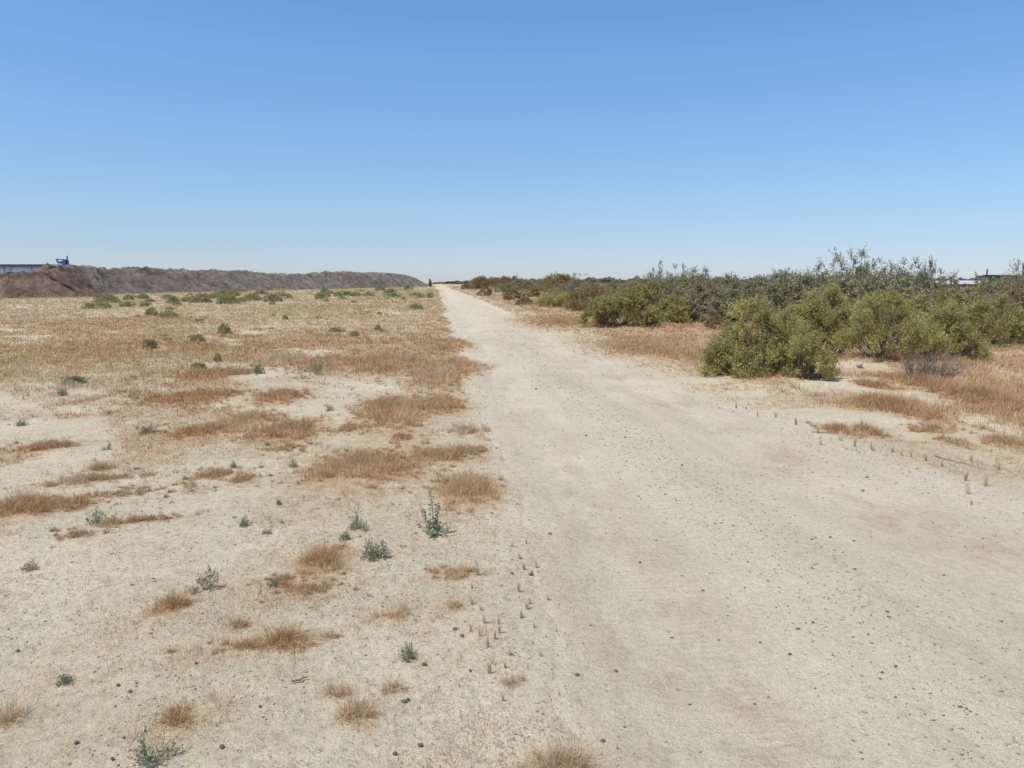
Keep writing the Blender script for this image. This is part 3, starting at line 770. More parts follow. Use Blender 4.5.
# ------------------------------------------------------------------ shrubs
def plant(seed, rx, ry, h, clumps, twigs, leaves, cl, ll, lw, stems, z0=.08, shell=.5, up=.6, stemr=.012, tall=0, spread=.42, lumps=.34, wood_k=4, low=-.12, lobes=0, lobe_r=.38):
    """leaf mesh and wood mesh of one shrub"""
    rg = np.random.default_rng(seed)
    dz = rg.uniform(low, 1, clumps); a = rg.uniform(0, 2 * math.pi, clumps); s = np.sqrt(1 - np.clip(dz, 0, 1) ** 2)
    dirs = np.stack([np.cos(a) * s, np.sin(a) * s, dz], 1)
    r = shell + (1 - shell) * rg.uniform(0, 1, clumps) ** .6
    lump = 1 - lumps + 2 * lumps * vn(dirs[:, 0] * 1.9 + 5 + dirs[:, 2], dirs[:, 1] * 1.9 + 5 - dirs[:, 2] * 1.3, seed)
    r = r * lump
    c = dirs * r[:, None] * np.array([rx, ry, h * (1 - z0)]); c[:, 2] = np.maximum(c[:, 2] + h * z0, h * .05)
    if lobes:                                        # rounded masses with hollows between them
        ld0 = rg.uniform(max(low, -.05), 1, lobes); la = np.arange(lobes) * 2.399 + rg.uniform(0, .8, lobes); lsn = np.sqrt(1 - np.clip(ld0, 0, 1) ** 2)
        lc_ = np.stack([np.cos(la) * lsn, np.sin(la) * lsn, np.maximum(ld0, .0)], 1) * rg.uniform(.55, .85, (lobes, 1))
        q_ = rg.integers(0, lobes, clumps); dv = nrm(rg.normal(0, 1, (clumps, 3)) + lc_[q_] * 1.1 + np.array([0, 0, .35]))
        lr = lobe_r * rg.uniform(.7, 1.2, lobes)[q_] * rg.uniform(.7, 1.08, clumps)
        pc = lc_[q_] + dv * lr[:, None]
        dirs = dv; dz = np.clip(pc[:, 2], 0, 1)
        c = pc * np.array([rx, ry, h * (1 - z0) / 1.12]); c[:, 2] = np.maximum(c[:, 2] + h * z0, h * (.05 + max(low, 0) * .9))
    if tall:                                         # some clumps stand up on long shoots
        k = rg.uniform(0, 1, clumps) < .6
        c[k, 2] += tall * rg.uniform(.2, 1, k.sum()) * np.clip(dz[k], 0, 1)
    ax = nrm(dirs * (1 - up) + np.array([0, 0, up]) + rg.normal(0, .25, (clumps, 3)))
    cls = cl * rg.uniform(.6, 1.3, clumps)
    base = c - ax * (cls * .5)[:, None]
    k = np.repeat(np.arange(clumps), twigs); nt_ = len(k)
    td = nrm(ax[k] + rg.normal(0, spread, (nt_, 3)))
    tl = cls[k] * rg.uniform(.6, 1.15, nt_)
    # leaves
    j = np.repeat(np.arange(nt_), leaves); nl = len(j)
    tt = rg.uniform(.12, 1, nl)
    pos = base[k][j] + td[j] * (tl[j] * tt)[:, None]
    ld = nrm(td[j] + rg.normal(0, .75, (nl, 3)))
    sd_ = nrm(np.cross(ld, rg.normal(0, 1, (nl, 3))))
    L_ = ll * rg.uniform(.6, 1.3, nl); W_ = lw * rg.uniform(.7, 1.2, nl)
    v = np.stack([pos, pos + ld * (L_ * .5)[:, None] + sd_ * (W_ / 2)[:, None], pos + ld * L_[:, None], pos + ld * (L_ * .5)[:, None] - sd_ * (W_ / 2)[:, None]], 1).reshape(-1, 3)
    v[:, 2] = np.maximum(v[:, 2], .005)
    tone = np.repeat(np.clip(rg.normal(.35, .3, clumps), 0, 1)[k][j], 4)
    leaf = mesh_np('leaves', v, [np.arange(nl)[:, None] * 4 + np.array([[0, 1, 2, 3]])], dict(tone=tone))
    # wood
    A = Acc()
    pick = rg.choice(clumps, min(stems, clumps), replace=False)
    for q in pick:
        e = base[q]; r0 = rg.normal(0, .06, 2) * np.array([rx, ry])
        p0 = np.array([r0[0], r0[1], -.03]); m = (p0 + e) / 2 + np.array([(e[0] - p0[0]) * .12, (e[1] - p0[1]) * .12, -.05 * h]) + rg.normal(0, .02 * h, 3)
        m2 = (m + e) / 2 + rg.normal(0, .015 * h, 3)
        A.tube([p0, m, m2, e, e + ax[q] * cls[q] * .8], [stemr, stemr * .7, stemr * .5, stemr * .35, stemr * .12], wood_k, False)
    ts = rg.choice(nt_, min(nt_, stems * 8), replace=False)
    b0 = base[k][ts]; b1 = b0 + td[ts] * tl[ts][:, None] * .9
    sdv = nrm(np.cross(td[ts], rg.normal(0, 1, (len(ts), 3)))) * stemr * .16
    A.add(np.stack([b0 - sdv, b0 + sdv, b1 + sdv * .4, b1 - sdv * .4], 1).reshape(-1, 3), np.arange(len(ts))[:, None] * 4 + np.array([[0, 1, 2, 3]]))
    return leaf, A.mesh('wood')

def place(name, pl, leafm, woodm, label, cat, x, y, rz=0, sc=(1, 1, 1), group=None, z=None):
    leaf, wood = pl
    t = thing(name, label, cat, (x, y, (zl(x, y) if z is None else z) - .01), rz, group)
    t.scale = sc
    a = link('branches', wood, woodm, t); b = link('foliage', leaf, leafm, t)
    return t

HT = {}
def top_of(me):
    c = np.empty(len(me.vertices) * 3, np.float32); me.vertices.foreach_get('co', c); return float(np.percentile(c[2::3], 99.7))
def kindmesh(pl, lm, wm):
    a = pl[0].copy(); b = pl[1].copy(); HT[a.name] = top_of(a); a.materials.append(lm); b.materials.append(wm); return a, b

# the big pair of yellow-green bushes close to the road
def near(px, py): return G(px, py)
x, y = near(770, 384); place('desert_shrub', plant(1, .74, .74, 1.36, 420, 13, 13, .21, .040, .012, 110, lobes=17), M['bush'], M['bark'],
      'big rounded yellow-green shrub nearest the road, front left of the large clump', 'shrub', x, y + .75)
x, y = near(812, 386); place('desert_shrub', plant(2, .40, .42, .72, 150, 13, 13, .18, .038, .011, 40, lobes=7, lobe_r=.45), M['bush'], M['bark'],
      'small rounded yellow-green shrub tucked against the right foot of the biggest shrub', 'shrub', x, y + .30)
x, y = near(848, 366); place('desert_shrub', plant(3, .85, .8, 1.44, 380, 13, 12, .22, .042, .012, 110, lobes=15, low=.34), M['bush'], M['bark'],
      'tall green shrub with dark shaded hollow under it, middle of the large clump', 'shrub', x, y + 1.25)
x, y = near(908, 372); place('desert_shrub', plant(4, .80, .8, 1.22, 340, 13, 12, .21, .040, .012, 90, lobes=14, low=.12), M['bush'], M['bark'],
      'yellowish olive shrub right of the shaded hollow, behind the dead grey twigs', 'shrub', x, y + .85)
x, y = near(966, 366); place('desert_shrub', plant(5, .78, .75, 1.10, 320, 13, 12, .20, .040, .012, 80, lobes=13), M['bush'], M['bark'],
      'yellow-green shrub at the right end of the large clump, above the rusty grass', 'shrub', x, y + .75)
# the second clump, farther along
x, y = near(628, 332); place('desert_shrub', plant(6, 1.25, 1.15, 1.28, 320, 13, 12, .30, .07, .022, 70, lobes=15), M['olive'], M['bark'],
      'dark green rounded shrub standing alone by the rust grass, second clump from the camera', 'shrub', x, y + 1.0)
x, y = near(666, 326); place('desert_shrub', plant(7, 1.12, 1.2, 1.38, 320, 13, 12, .32, .07, .022, 70, lobes=15), M['olive'], M['bark'],
      'wide olive shrub with brownish top right behind the dark green rounded one', 'shrub', x, y + 1.6)
x, y = near(600, 314); place('desert_shrub', plant(8, 1.3, 1.2, 1.28, 200, 12, 11, .40, .08, .022, 60, shell=.55), M['brown'], M['dead'],
      'brown half-dry shrub left of and behind the dark green rounded one', 'shrub', x, y + 1.5)
x, y = near(572, 308); place('desert_shrub', plant(9, 1.9, 1.4, 1.15, 240, 12, 11, .34, .08, .024, 60, lobes=13), M['bush'], M['bark'],
      'low spreading yellow-green shrub in rust grass, farther than the brown half-dry one', 'shrub', x, y + 1.5)
x, y = near(742, 322); place('desert_shrub', plant(10, .75, .8, 1.12, 170, 12, 11, .34, .065, .018, 50, shell=.5), M['brown'], M['dead'],
      'upright tan and olive shrub between the two green clumps', 'shrub', x, y + .8)
x, y = near(764, 316); place('desert_shrub', plant(11, .6, .7, .95, 170, 12, 11, .34, .07, .018, 50), M['olive'], M['bark'],
      'green shrub just right of the upright tan one, partly hidden by the biggest shrub', 'shrub', x, y + 1.2)
x, y = near(712, 318); place('desert_shrub', plant(12, 1.0, .9, 1.0, 120, 12, 8, .36, .06, .014, 70, shell=.4), M['gray'], M['dead'],
      'thin grey twiggy shrub left of the upright tan one', 'shrub', x, y + .9)
x, y = near(1012, 352); place('desert_shrub', plant(13, .8, .9, 1.2, 280, 13, 12, .24, .048, .014, 70, lobes=12), M['olive'], M['bark'],
      'dull olive shrub cut by the right photo edge above the rusty grass bank', 'shrub', x, y + .9)
x, y = near(978, 342); place('desert_shrub', plant(14, .9, .8, .95, 150, 12, 9, .30, .05, .012, 70, shell=.4), M['brown'], M['dead'],
      'low rust-brown shrub in the gap between the large clump and the right edge', 'shrub', x, y + .9)

# dead twiggy brush
def brush(seed, n, h, spread, rad):
    rg = np.random.default_rng(seed); A = Acc()
    for i in range(n):
        a = rg.uniform(0, 6.28); ln = h * rg.uniform(.55, 1.1); le = rg.uniform(.1, 1.0) * spread
        d = np.array([math.cos(a) * math.sin(le), math.sin(a) * math.sin(le), math.cos(le)])
        p0 = np.array([math.cos(a) * .06 * spread, math.sin(a) * .06 * spread, -.02]); p1 = p0 + d * ln * .5 + rg.normal(0, .02, 3); p2 = p0 + d * ln + rg.normal(0, .04, 3)
        A.tube([p0, p1, p2], [rad, rad * .7, rad * .25], 4, False)
        for k in range(5):
            t_ = rg.uniform(.35, .95); q = p0 + (p2 - p0) * t_; dd = nrm(d + rg.normal(0, .5, 3)); l2 = ln * rg.uniform(.2, .45)
            A.tube([q, q + dd * l2 * .5 + rg.normal(0, .01, 3), q + dd * l2], [rad * .5, rad * .4, rad * .15], 3, False)
    return A.mesh('dead_brush')
x, y = near(946, 388); tag(link('dead_shrub', brush(5, 75, .52, .95, .0055), M['dead'], None, (x, y + .25, zl(x, y + .25))),
      'leafless grey-brown twiggy shrub in front of the yellowish olive shrub', 'dead shrub')
x, y = near(925, 386); tag(link('dead_shrub', brush(6, 40, .42, .9, .005), M['bark'], None, (x, y + .3, zl(x, y + .3))),
      'smaller leafless dark twig bunch left of the grey-brown dead shrub', 'dead shrub')

# tall airy shrubs behind, against the sky (photo column, top row, depth m, width m)
airy = [plant(40 + i, 1.0, 1.0, 1.5, 170, 8, 13, .36, .055, .022, 150, shell=.35, up=.55, stemr=.015, tall=1.0, lumps=.35, spread=.45) for i in range(4)]
dense = [plant(50 + i, 1.3, 1.2, 1.45, 240, 10, 11, .30, .075, .026, 40, lobes=11 + i, lobe_r=.42, tall=.25) for i in range(4)]
AG = [kindmesh(p, M['gray'], M['bark']) for p in airy]
DG = [kindmesh(p, M['gray'], M['bark']) for p in dense]
DO = [kindmesh(p, M['olive'], M['bark']) for p in dense]
DB = [kindmesh(p, M['brown'], M['dead']) for p in dense]
def back(pl, px, top, dist, wide, label, group=None, hh=None):
    x, y = AT(px, dist)
    full = HT[pl[0].name]
    h = EYE + (280.5 - top) * dist / F
    return place('desert_shrub', pl, None, None, label, 'shrub', x, y, random.uniform(0, 6.28), (wide / 2.3, wide / 2.3, h / full), group)
back(AG[0], 848, 250, 25, 2.3, 'tallest airy shrub breaking the skyline above the big yellow-green shrubs', hh=2.45)
back(AG[1], 876, 255, 26, 2.2, 'tall airy shrub on the skyline right of the tallest one', hh=2.45)
back(AG[2], 902, 259, 27, 2.0, 'third airy skyline shrub from the tallest one, going right', hh=2.45)
back(AG[3], 926, 261, 26, 1.9, 'airy skyline shrub with a gap of sky on its right, before the pale shed', hh=2.45)
for px_, tp_, dd_, ll_ in ((836, 258, 27, 'thin airy shrub on the left flank of the tallest airy shrub'), (861, 254, 26.5, 'leggy airy shrub filling the skyline between the two tallest ones'),
                    (889, 260, 28, 'leggy airy shrub between the second and third skyline shrubs'), (914, 264, 27.5, 'short leggy airy shrub between the third and last skyline shrubs'),
                    (938, 269, 28, 'lowest airy shrub at the right end of the skyline row beside the shed'), (822, 265, 28, 'leggy airy shrub where the skyline row starts on the left')):
    back(AG[int(px_) % 4], px_, tp_, dd_, 2.0, ll_)
back(DG[0], 806, 271, 27, 3.2, 'dense dark grey-green shrub sloping up to the tallest airy shrub', hh=1.75)
back(DG[1], 866, 275, 24, 3.6, 'dense dark shrub at the foot of the tallest airy shrub', hh=1.75)
back(DG[2], 912, 277, 25, 3.4, 'dense dark shrub at the foot of the airy skyline shrubs, left of the shed', hh=1.75)
back(AG[1], 655, 263, 42, 2.6, 'airy grey shrub on the skyline right above the dark green rounded shrub', hh=2.45)
back(AG[2], 682, 265, 40, 2.5, 'airy grey shrub on the skyline above the wide olive shrub', hh=2.45)
back(AG[3], 702, 268, 44, 2.3, 'thin airy shrub at the right end of the middle skyline group', hh=2.45)
back(AG[0], 1020, 262, 24, 2.0, 'tall airy shrub at the right photo edge beyond the dark truck', hh=2.45)
back(DG[3], 1004, 281, 22, 3.0, 'dense grey-green shrub near the right edge, in front of the dark truck', hh=1.75)
back(DO[0], 965, 294, 23, 3.0, 'low dense olive shrub right below the pale shed', hh=1.75)
back(DB[1], 1020, 284, 20, 2.0, 'brownish shrub at the right photo edge above the dull olive one', hh=1.75)
back(DO[2], 935, 291, 21, 2.6, 'low dark olive shrub left below the pale shed', hh=1.75)
back(DG[3], 785, 276, 30, 3.0, 'dark shrub left of the sloping grey-green one on the right skyline', hh=1.75)
rs = random.Random(3)
FARL = 'grey-green shrub of the low far scrub line on the right side'
k = 0
for px in list(range(474, 780, 9)) + list(range(705, 1040, 13)):
    near_end = px > 700
    dist = rs.uniform(30, 60) if near_end else max(45, 190 - (px - 470) * .75) * rs.uniform(.85, 1.15)
    top = rs.choice([rs.uniform(272, 277), rs.uniform(277, 283), rs.uniform(278, 283)]) if px > 540 else rs.uniform(275.5, 279.5)
    if 640 < px < 800: top += 2.5
    if 936 < px < 1000: top = rs.uniform(288, 291)
    sel = rs.random()
    pl = ((DG if sel < .55 else DB) if 690 < px < 800 else DG if sel < .5 else DO if sel < .8 else DB)[k % 4]
    if sel < .15 and not 936 < px < 1000: pl = AG[k % 4]
    if dist > 60: wide = rs.uniform(3.0, 5.0)
    else: wide = rs.uniform(2.6, 4.2)
    back(pl, px + rs.uniform(-5, 5), top, dist, wide, FARL, 'far scrub shrubs on the right', 2.2 if pl in AG else 1.75)
    k += 1
LOWL = 'low rusty or olive bush dotted in the dry grass right of the road far away'
for px, py, wd, hp, kk in [(486, 296, 14, 8, DB), (466, 289, 10, 5, DB), (512, 300, 18, 10, DB), (532, 297, 22, 9, DO), (505, 292, 18, 8, DG), (551, 303, 20, 12, DO),
                          (478, 288, 12, 6, DG), (525, 305, 16, 8, DB), (722, 331, 26, 12, DB)]:
    x, y = G(px, py); h = hp * y / F * 1.2; wm = wd * y / F
    place('low_bush', kk[int(px) % 4], None, None, LOWL, 'bush', x, y + wm * .4, px, (wm / 2.4, wm / 2.4, h / 1.6), 'low bushes far along the right verge')
# scrub at the end of the road
sx = []
rg = np.random.default_rng(4)
A_l, A_f = [], []
pts = np.array([AT(px, d_) for px, d_ in zip(rg.uniform(444, 1100, 300), rg.uniform(330, 800, 300))])
pl0 = plant(60, 1.0, 1.0, 1.0, 26, 6, 6, .5, .34, .15, 1)[0]
co = np.empty(len(pl0.vertices) * 3, np.float32); pl0.vertices.foreach_get('co', co); co = co.reshape(-1, 3)
V = []; 
for i, (x, y) in enumerate(pts):
    h = rg.uniform(1.2, 2.6) * (.5 if x < y * .06 else 1); V.append(co * np.array([rg.uniform(4, 11), 3, h]) + np.array([x, y, 0]))
n0 = len(co) // 4
V = np.concatenate(V); o = link('distant_scrub', mesh_np('distant_scrub', V, [np.arange(len(V) // 4)[:, None] * 4 + np.array([[0, 1, 2, 3]])]), M['far'])
tag(o, 'thin dark line of distant scrub on the horizon at the end of the road', 'scrub', kind='stuff')

# ------------------------------------------------------------------ green plants in the left field
weeds = [plant(70 + i, .5, .5, .55, (16, 22, 30, 20, 12, 26)[i], 6, (8, 7, 9, 6, 9, 7)[i], .34, .085, .036, 14, z0=.2, shell=.25, stemr=.014, spread=.75, up=(.3, .6, .4, .7, .2, .5)[i], lumps=.45) for i in range(6)]
WG = [kindmesh(p, M['weed'], M['dead']) for p in weeds]
fbush = [plant(80 + i, .5, .45, .5, 90, 8, 9, .16, .05, .018, 10, z0=.1, shell=.5, lumps=.3) for i in range(3)]
FG = [kindmesh(p, M['green'], M['bark']) for p in fbush]
WL = [ # column, row, width, height, label
 (375, 562, 34, 32, 'bushy grey-green weed beside the tall rust-red grass clump'),
 (358, 530, 24, 24, 'paler grey-green weed just behind the bushy one'),
 (345, 541, 20, 14, 'low flat grey-green weed left of the paler one'),
 (207, 588, 26, 24, 'pale blue-green weed right of a small dark red clump'),
 (192, 592, 18, 12, 'low dull weed between the dark red clump and the blue-green weed'),
 (272, 586, 12, 13, 'small dense dark green weed in the thin straw litter'),
 (407, 661, 24, 26, 'dark grey-green weed alone in sand near the lower center'),
 (148, 764, 46, 38, 'largest green weed at the bottom left of the photo'),
 (62, 684, 24, 16, 'flat blue-green weed at the lower left next to reddish litter'),
 (90, 526, 26, 16, 'grey-green weed at the left end of the low rusty streak'),
 (25, 568, 18, 16, 'small grey weed at the left near the photo edge'),
 (243, 526, 12, 13, 'small dark weed in bare sand right of the rusty streak'),
 (266, 533, 13, 10, 'tiny grey weed next to the small dark one in bare sand'),
 (292, 466, 12, 12, 'small grey weed just left of the widest grass mat'),
 (278, 505, 8, 10, 'tiny grey weed below the left end of the widest grass mat'),
 (316, 375, 14, 16, 'small dark green weed on the bare sand near the top'),
 (329, 412, 13, 10, 'small grey-green weed between two maroon humps'),
 (258, 374, 12, 14, 'small green plant beside a maroon grass patch'),
 (147, 434, 24, 14, 'twin tuft grey-green weed left of the deep maroon tuft'),
 (106, 450, 10, 10, 'tiny dark weed right of the lone dull maroon hump'),
 (60, 396, 14, 12, 'small grey weed below the dark olive bush at far left'),
 (450, 412, 9, 8, 'small green weed at the foot of the roadside grass clump'),
 (268, 446, 8, 8, 'tiny grey weed by the orange-gold mat'),
 (233, 467, 8, 10, 'tiny dark weed on the broken reddish patch'),
 (20, 424, 14, 10, 'small grey-green weed at the far left in straw cover'),
]
for i, (px, py, wd, ht, lab) in enumerate(WL):
    x, y = G(px, py); wm = wd * y / F; hm = ht * y / F * .95
    place('weed', WG[(i * 5 + 1) % 6], None, None, lab, 'weed', x, y + wm * .3, i * 1.3, (wm / 1.15, wm / 1.15, hm / .68), 'green weeds in the sand')
# the tall stalked weed
def stalk_weed(seed):
    rg = np.random.default_rng(seed); A = Acc(); LV = []
    def leaves(p, n, L, up):
        for _ in range(n):
            a = rg.uniform(0, 6.28); d = nrm(np.array([math.cos(a), math.sin(a), rg.uniform(-.1, up)])); s = nrm(np.cross(d, rg.normal(0, 1, 3)))
            l = L * rg.uniform(.6, 1.2)
            LV.extend([p, p + d * l * .5 + s * l * .22, p + d * l, p + d * l * .5 - s * l * .22])
    for sx, sy, hh in ((0, 0, .30), (.03, .01, .20), (-.035, .02, .17)):
        tip = np.array([sx * 1.6 - .012, sy * 2, hh]); b = np.array([sx * .3, sy * .3, 0])
        A.tube([b, (b + tip) / 2 + [.006, 0, 0], tip], [.003, .0025, .0012], 5, False)
        for t_ in np.linspace(.1, 1, 16): leaves(b + (tip - b) * t_, 5, .026 if t_ > .3 else .036, .8)
    for i in range(16):
        a = rg.uniform(0, 6.28); l = rg.uniform(.05, .13); tip = np.array([math.cos(a) * l, math.sin(a) * l, rg.uniform(.01, .06)])
        A.tube([[0, 0, .005], tip * .5 + [0, 0, .015], tip], [.002, .0016, .001], 4, False)
        for t_ in np.linspace(.3, 1, 6): leaves(tip * t_ + [0, 0, .008], 3, .028, .7)
    LV = np.array(LV)
    return mesh_np('leaves', LV, [np.arange(len(LV) // 4)[:, None] * 4 + np.array([[0, 1, 2, 3]])]), A.mesh('stems')
x, y = G(433, 535); lf, st = stalk_weed(3)
t = thing('weed', 'tall upright stalked dark green weed beside the golden-red roadside clump', 'weed', (x, y, zl(x, y)), 0, 'green weeds in the sand')
link('stem', st, M['weed'], t); link('foliage', lf, M['weed'], t)
rg = np.random.default_rng(606)
n = 2600; yy_ = 13 * (150 / 13) ** rg.uniform(0, 1, n); xx_ = cam_l(yy_) + (edge_l(yy_) - cam_l(yy_)) * rg.uniform(0, 1, n)
kp = ss(.46, .62, fbm(xx_ * .14, yy_ * .07, 97, 3)) * (.35 + .65 * ss(-.28, -.05, xx_ / yy_)) + .12 > rg.uniform(0, 1, n)
xx_, yy_ = xx_[kp], yy_[kp]; n = len(xx_); q = 44; k = np.repeat(np.arange(n), q); sz = rg.uniform(.06, .20, n)[k] * (1 + yy_[k] / 60)
ps = np.stack([xx_[k], yy_[k], 0 * k], 1) + rg.normal(0, 1, (n * q, 3)) * sz[:, None] * [1, 1, 0]; ps[:, 2] = land(ps[:, 0], ps[:, 1])[0] + np.abs(rg.normal(0, .45, n * q)) * sz
dd = nrm(rg.normal(0, 1, (n * q, 3)) + [0, 0, .4]); sd2 = nrm(np.cross(dd, rg.normal(0, 1, (n * q, 3)))); L2 = (sz * .17)[:, None] + .0006 * ps[:, 1:2]
v = np.stack([ps, ps + dd * L2 * .5 + sd2 * L2 * .22, ps + dd * L2, ps + dd * L2 * .5 - sd2 * L2 * .22], 1).reshape(-1, 3)
tag(link('low_weeds', mesh_np('low_weeds', v, [np.arange(n * q)[:, None] * 4 + np.array([[0, 1, 2, 3]])]), M['olive']), 'low grey-green weeds sprinkled through the far straw field', 'weeds', kind='stuff')
# far bushes
FL = [
 (94, 309, 26, 9, 'round green bush nearest the front of the brown spoil heap'),
 (148, 350, 20, 14, 'rounded grey-green bush alone in the straw field at left'),
 (150, 316, 14, 9, 'left half of a dark green pair of bushes in the far field'),
 (165, 318, 24, 8, 'right half of a dark green pair of bushes in the far field'),
 (72, 384, 30, 12, 'dark olive bush at the lower edge of the red grass at far left'),
 (196, 342, 16, 9, 'bright green small plant below the center of the far field'),
 (222, 334, 20, 12, 'green bush right above the bright green small plant'),
 (172, 304, 16, 10, 'green bush in the far row under the spoil bank, first from left'),
 (197, 303, 26, 11, 'green bush in the far row under the spoil bank, second from left'),
 (225, 304, 28, 11, 'green bush in the far row under the spoil bank, third from left'),
 (272, 302, 22, 10, 'green bush in the far row under the spoil bank, fourth from left'),
 (124, 307, 22, 7, 'low green bush between the round bush and the far row'),
 (143, 307, 8, 6, 'tiny green bush just right of the low one near the far row'),
 (240, 302, 14, 6, 'small low green bush right of the third one in the far row'),
 (217, 363, 10, 10, 'dark little bush in line below the green bush of the far field'),
 (197, 370, 14, 8, 'pale blue-green little bush above the long maroon band'),
 (335, 332, 20, 7, 'low green bush in the straw field toward the road'),
 (378, 330, 9, 6, 'small green bush near the road in the far field'),
 (416, 310, 14, 8, 'grey-green bush close to the left road edge far away'),
 (430, 298, 10, 8, 'dark round bush close to the left road edge farthest away'),
 (354, 336, 12, 6, 'faint green bush between the low one and the road'),
 (285, 320, 8, 6, 'single tiny dark bush in the middle of the far straw field'),
 (408, 283.9 + 6, 12, 8, 'dark green bush at the foot of the spoil bank near its road end'),
 (380, 291, 12, 7, 'green bush at the foot of the spoil bank left of its road end'),
]
for i, (px, py, wd, ht, lab) in enumerate(FL):
    x, y = G(px, py); wm = wd * y / F; hm = ht * y / F * .85
    place('green_bush', FG[i % 3], None, None, lab, 'bush', x, y + wm * .3, i * 1.9, (wm, wm * .8, hm / .5), 'green bushes in the left field')
rs = random.Random(12)
for i in range(70):
    low_ = i < 38; px = rs.uniform(95, 425); py = (291.5 + (425 - px) * .016 + rs.uniform(0, 7)) if low_ else 288 + rs.uniform(0, 1) ** 1.6 * 60
    x, y = G(px, py)
    if x > .2: continue
    wd = rs.uniform(10, 26) if low_ else rs.uniform(5, 12); ht = rs.uniform(3, 6) if low_ else rs.uniform(2, 4)
    wm = wd * y / F; hm = ht * y / F
    place('green_bush', FG[i % 3], None, None, 'low faint green bush in the loose row at the foot of the spoil bank' if low_ else 'very small green bush scattered thinly over the far straw field', 'bush', x, y, i * 1.9, (wm, wm * .8, hm / .5), 'low bushes at the foot of the spoil bank' if low_ else 'tiny bushes over the far left field')
# ground-hugging weeds close to the camera, a few leaves each
for i in range(46):
    px = rs.uniform(10, 420); py = rs.uniform(395, 600); x, y = G(px, py)
    wm = rs.uniform(4, 8) * y / F; hm = rs.uniform(3, 6) * y / F
    place('weed', WG[(i * 5) % 6], None, None, 'tiny grey weed sprout in the sand and thin grass left of the road', 'weed', x, y, i * 1.3, (wm, wm, hm / .68), 'tiny weed sprouts left of the road')

# ------------------------------------------------------------------ spoil heaps
def windrow(name, st, width, mat, seed, label, amp=.5, end_l=1.0, end_r=1.0, taper=False, trench=None):
    """st: list of (px, foot row depth m, top row)"""
    st = np.array(st, float)
    s = np.linspace(0, 1, len(st)); S = np.linspace(0, 1, 620)
    fx, fy = np.array([AT(a, b) for a, b in st[:, :2]]).T
    hh = EYE + (280.5 - st[:, 2]) * (st[:, 1] + width * .35) / F
    cx, cy, ch = np.interp(S, s, fx), np.interp(S, s, fy), np.interp(S, s, hh)
    kr = np.hanning(61); kr /= kr.sum()
    sm = lambda q: np.convolve(np.concatenate([q[0] - (q[1] - q[0]) * np.arange(30, 0, -1), q, q[-1] + (q[-1] - q[-2]) * np.arange(1, 31)]), kr, 'valid')
    cx, cy, ch = sm(cx), sm(cy), sm(ch)
    tx, ty = np.gradient(cx), np.gradient(cy); l = np.hypot(tx, ty); nx_, ny_ = -ty / l, tx / l     # to the far side
    flip = np.where(ny_ < 0, -1, 1); nx_, ny_ = nx_ * flip, ny_ * flip
    v = np.linspace(-.12, 1, 64)
    A, B = np.meshgrid(S, v, indexing='ij')
    width_ = width * (np.interp(S, [0, .10, .30, 1], [.25, .35, 1, 1]) if taper else np.ones(len(S)))[:, None]
    px_ = cx[:, None] + nx_[:, None] * v * width_; py_ = cy[:, None] + ny_[:, None] * v * width_
    prof = np.interp(v, [-.12, 0, .10, .36, .5, .7, 1], [0, .05, .30, .97, 1.0, .8, 0])
    n1 = fbm(px_ * .22, py_ * .22, seed, 3) - .5
    rid = 1 - 2 * np.abs(fbm(px_ * .5, py_ * .5, seed + 5, 3) - .5)
    n3 = fbm(px_ * 2.0, py_ * 2.0, seed + 9, 4) - .5
    env = np.sin(np.clip((v + .12) / 1.12, 0, 1) * math.pi)[None] ** .6
    gul = 1 - 2 * np.abs(fbm((A * len(S)) * .035 + 2.0 * v[None], v[None] * 2.2 + A * 3, seed + 15, 3) - .5)
    z = prof[None] * ch[:, None] * (1 + .10 * n1) + env * (amp * .9 * (rid - .9) * prof[None] - amp * .22 * ss(.70, .97, gul) * prof[None] * (v < .5)[None] + .75 * amp * n3)
    gully_dark = np.zeros_like(z)
    if trench:
        pxs = np.interp(S, s, st[:, 0])[:, None]; line = np.interp(v, [-.12, .05, .45, .6, .7], [trench[1] + 3, trench[1], trench[0], trench[0] - 2, trench[0] - 2])[None]
        z = z - .38 * prof[None] * np.exp(-((pxs - line - 5 * (fbm(v * 6, v * 0, 5, 3) - .5)[None]) / 4.4) ** 2)
    if trench: gully_dark = np.exp(-((pxs - line - 5 * (fbm(v * 6, v * 0, 5, 3) - .5)[None] + 1) / 3.0) ** 4) * ss(.05, .12, v)[None] * ss(.75, .6, v)[None]  # mask for a very dark colour band along the gully line
    e = ss(0, .035 * end_l, S) * ss(0, .05 * end_r, 1 - S)
    z = z * e[:, None] - .12 * (1 - prof[None] ** .3) - .15 * (1 - e[:, None])
    px_ = px_ + .9 * n1; py_ = py_ + 1.2 * n1
    n_, m_ = z.shape
    ii = (np.arange(n_ - 1)[:, None] * m_ + np.arange(m_ - 1)[None]).ravel()
    q = np.stack([ii, ii + m_, ii + m_ + 1, ii + 1], 1)
    o = link(name, mesh_np(name, np.stack([px_.ravel(), py_.ravel(), z.ravel()], 1), [q], dict(gully_dark=gully_dark.ravel()), True), mat)
    return tag(o, label, 'dirt pile')
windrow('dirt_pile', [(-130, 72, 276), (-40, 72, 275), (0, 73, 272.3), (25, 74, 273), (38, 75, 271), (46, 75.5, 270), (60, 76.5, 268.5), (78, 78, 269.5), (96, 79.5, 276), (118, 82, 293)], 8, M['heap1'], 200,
        'front brown spoil heap at the left photo edge, ending in a dark gully', .5, .3, .6, False, (50, 86))
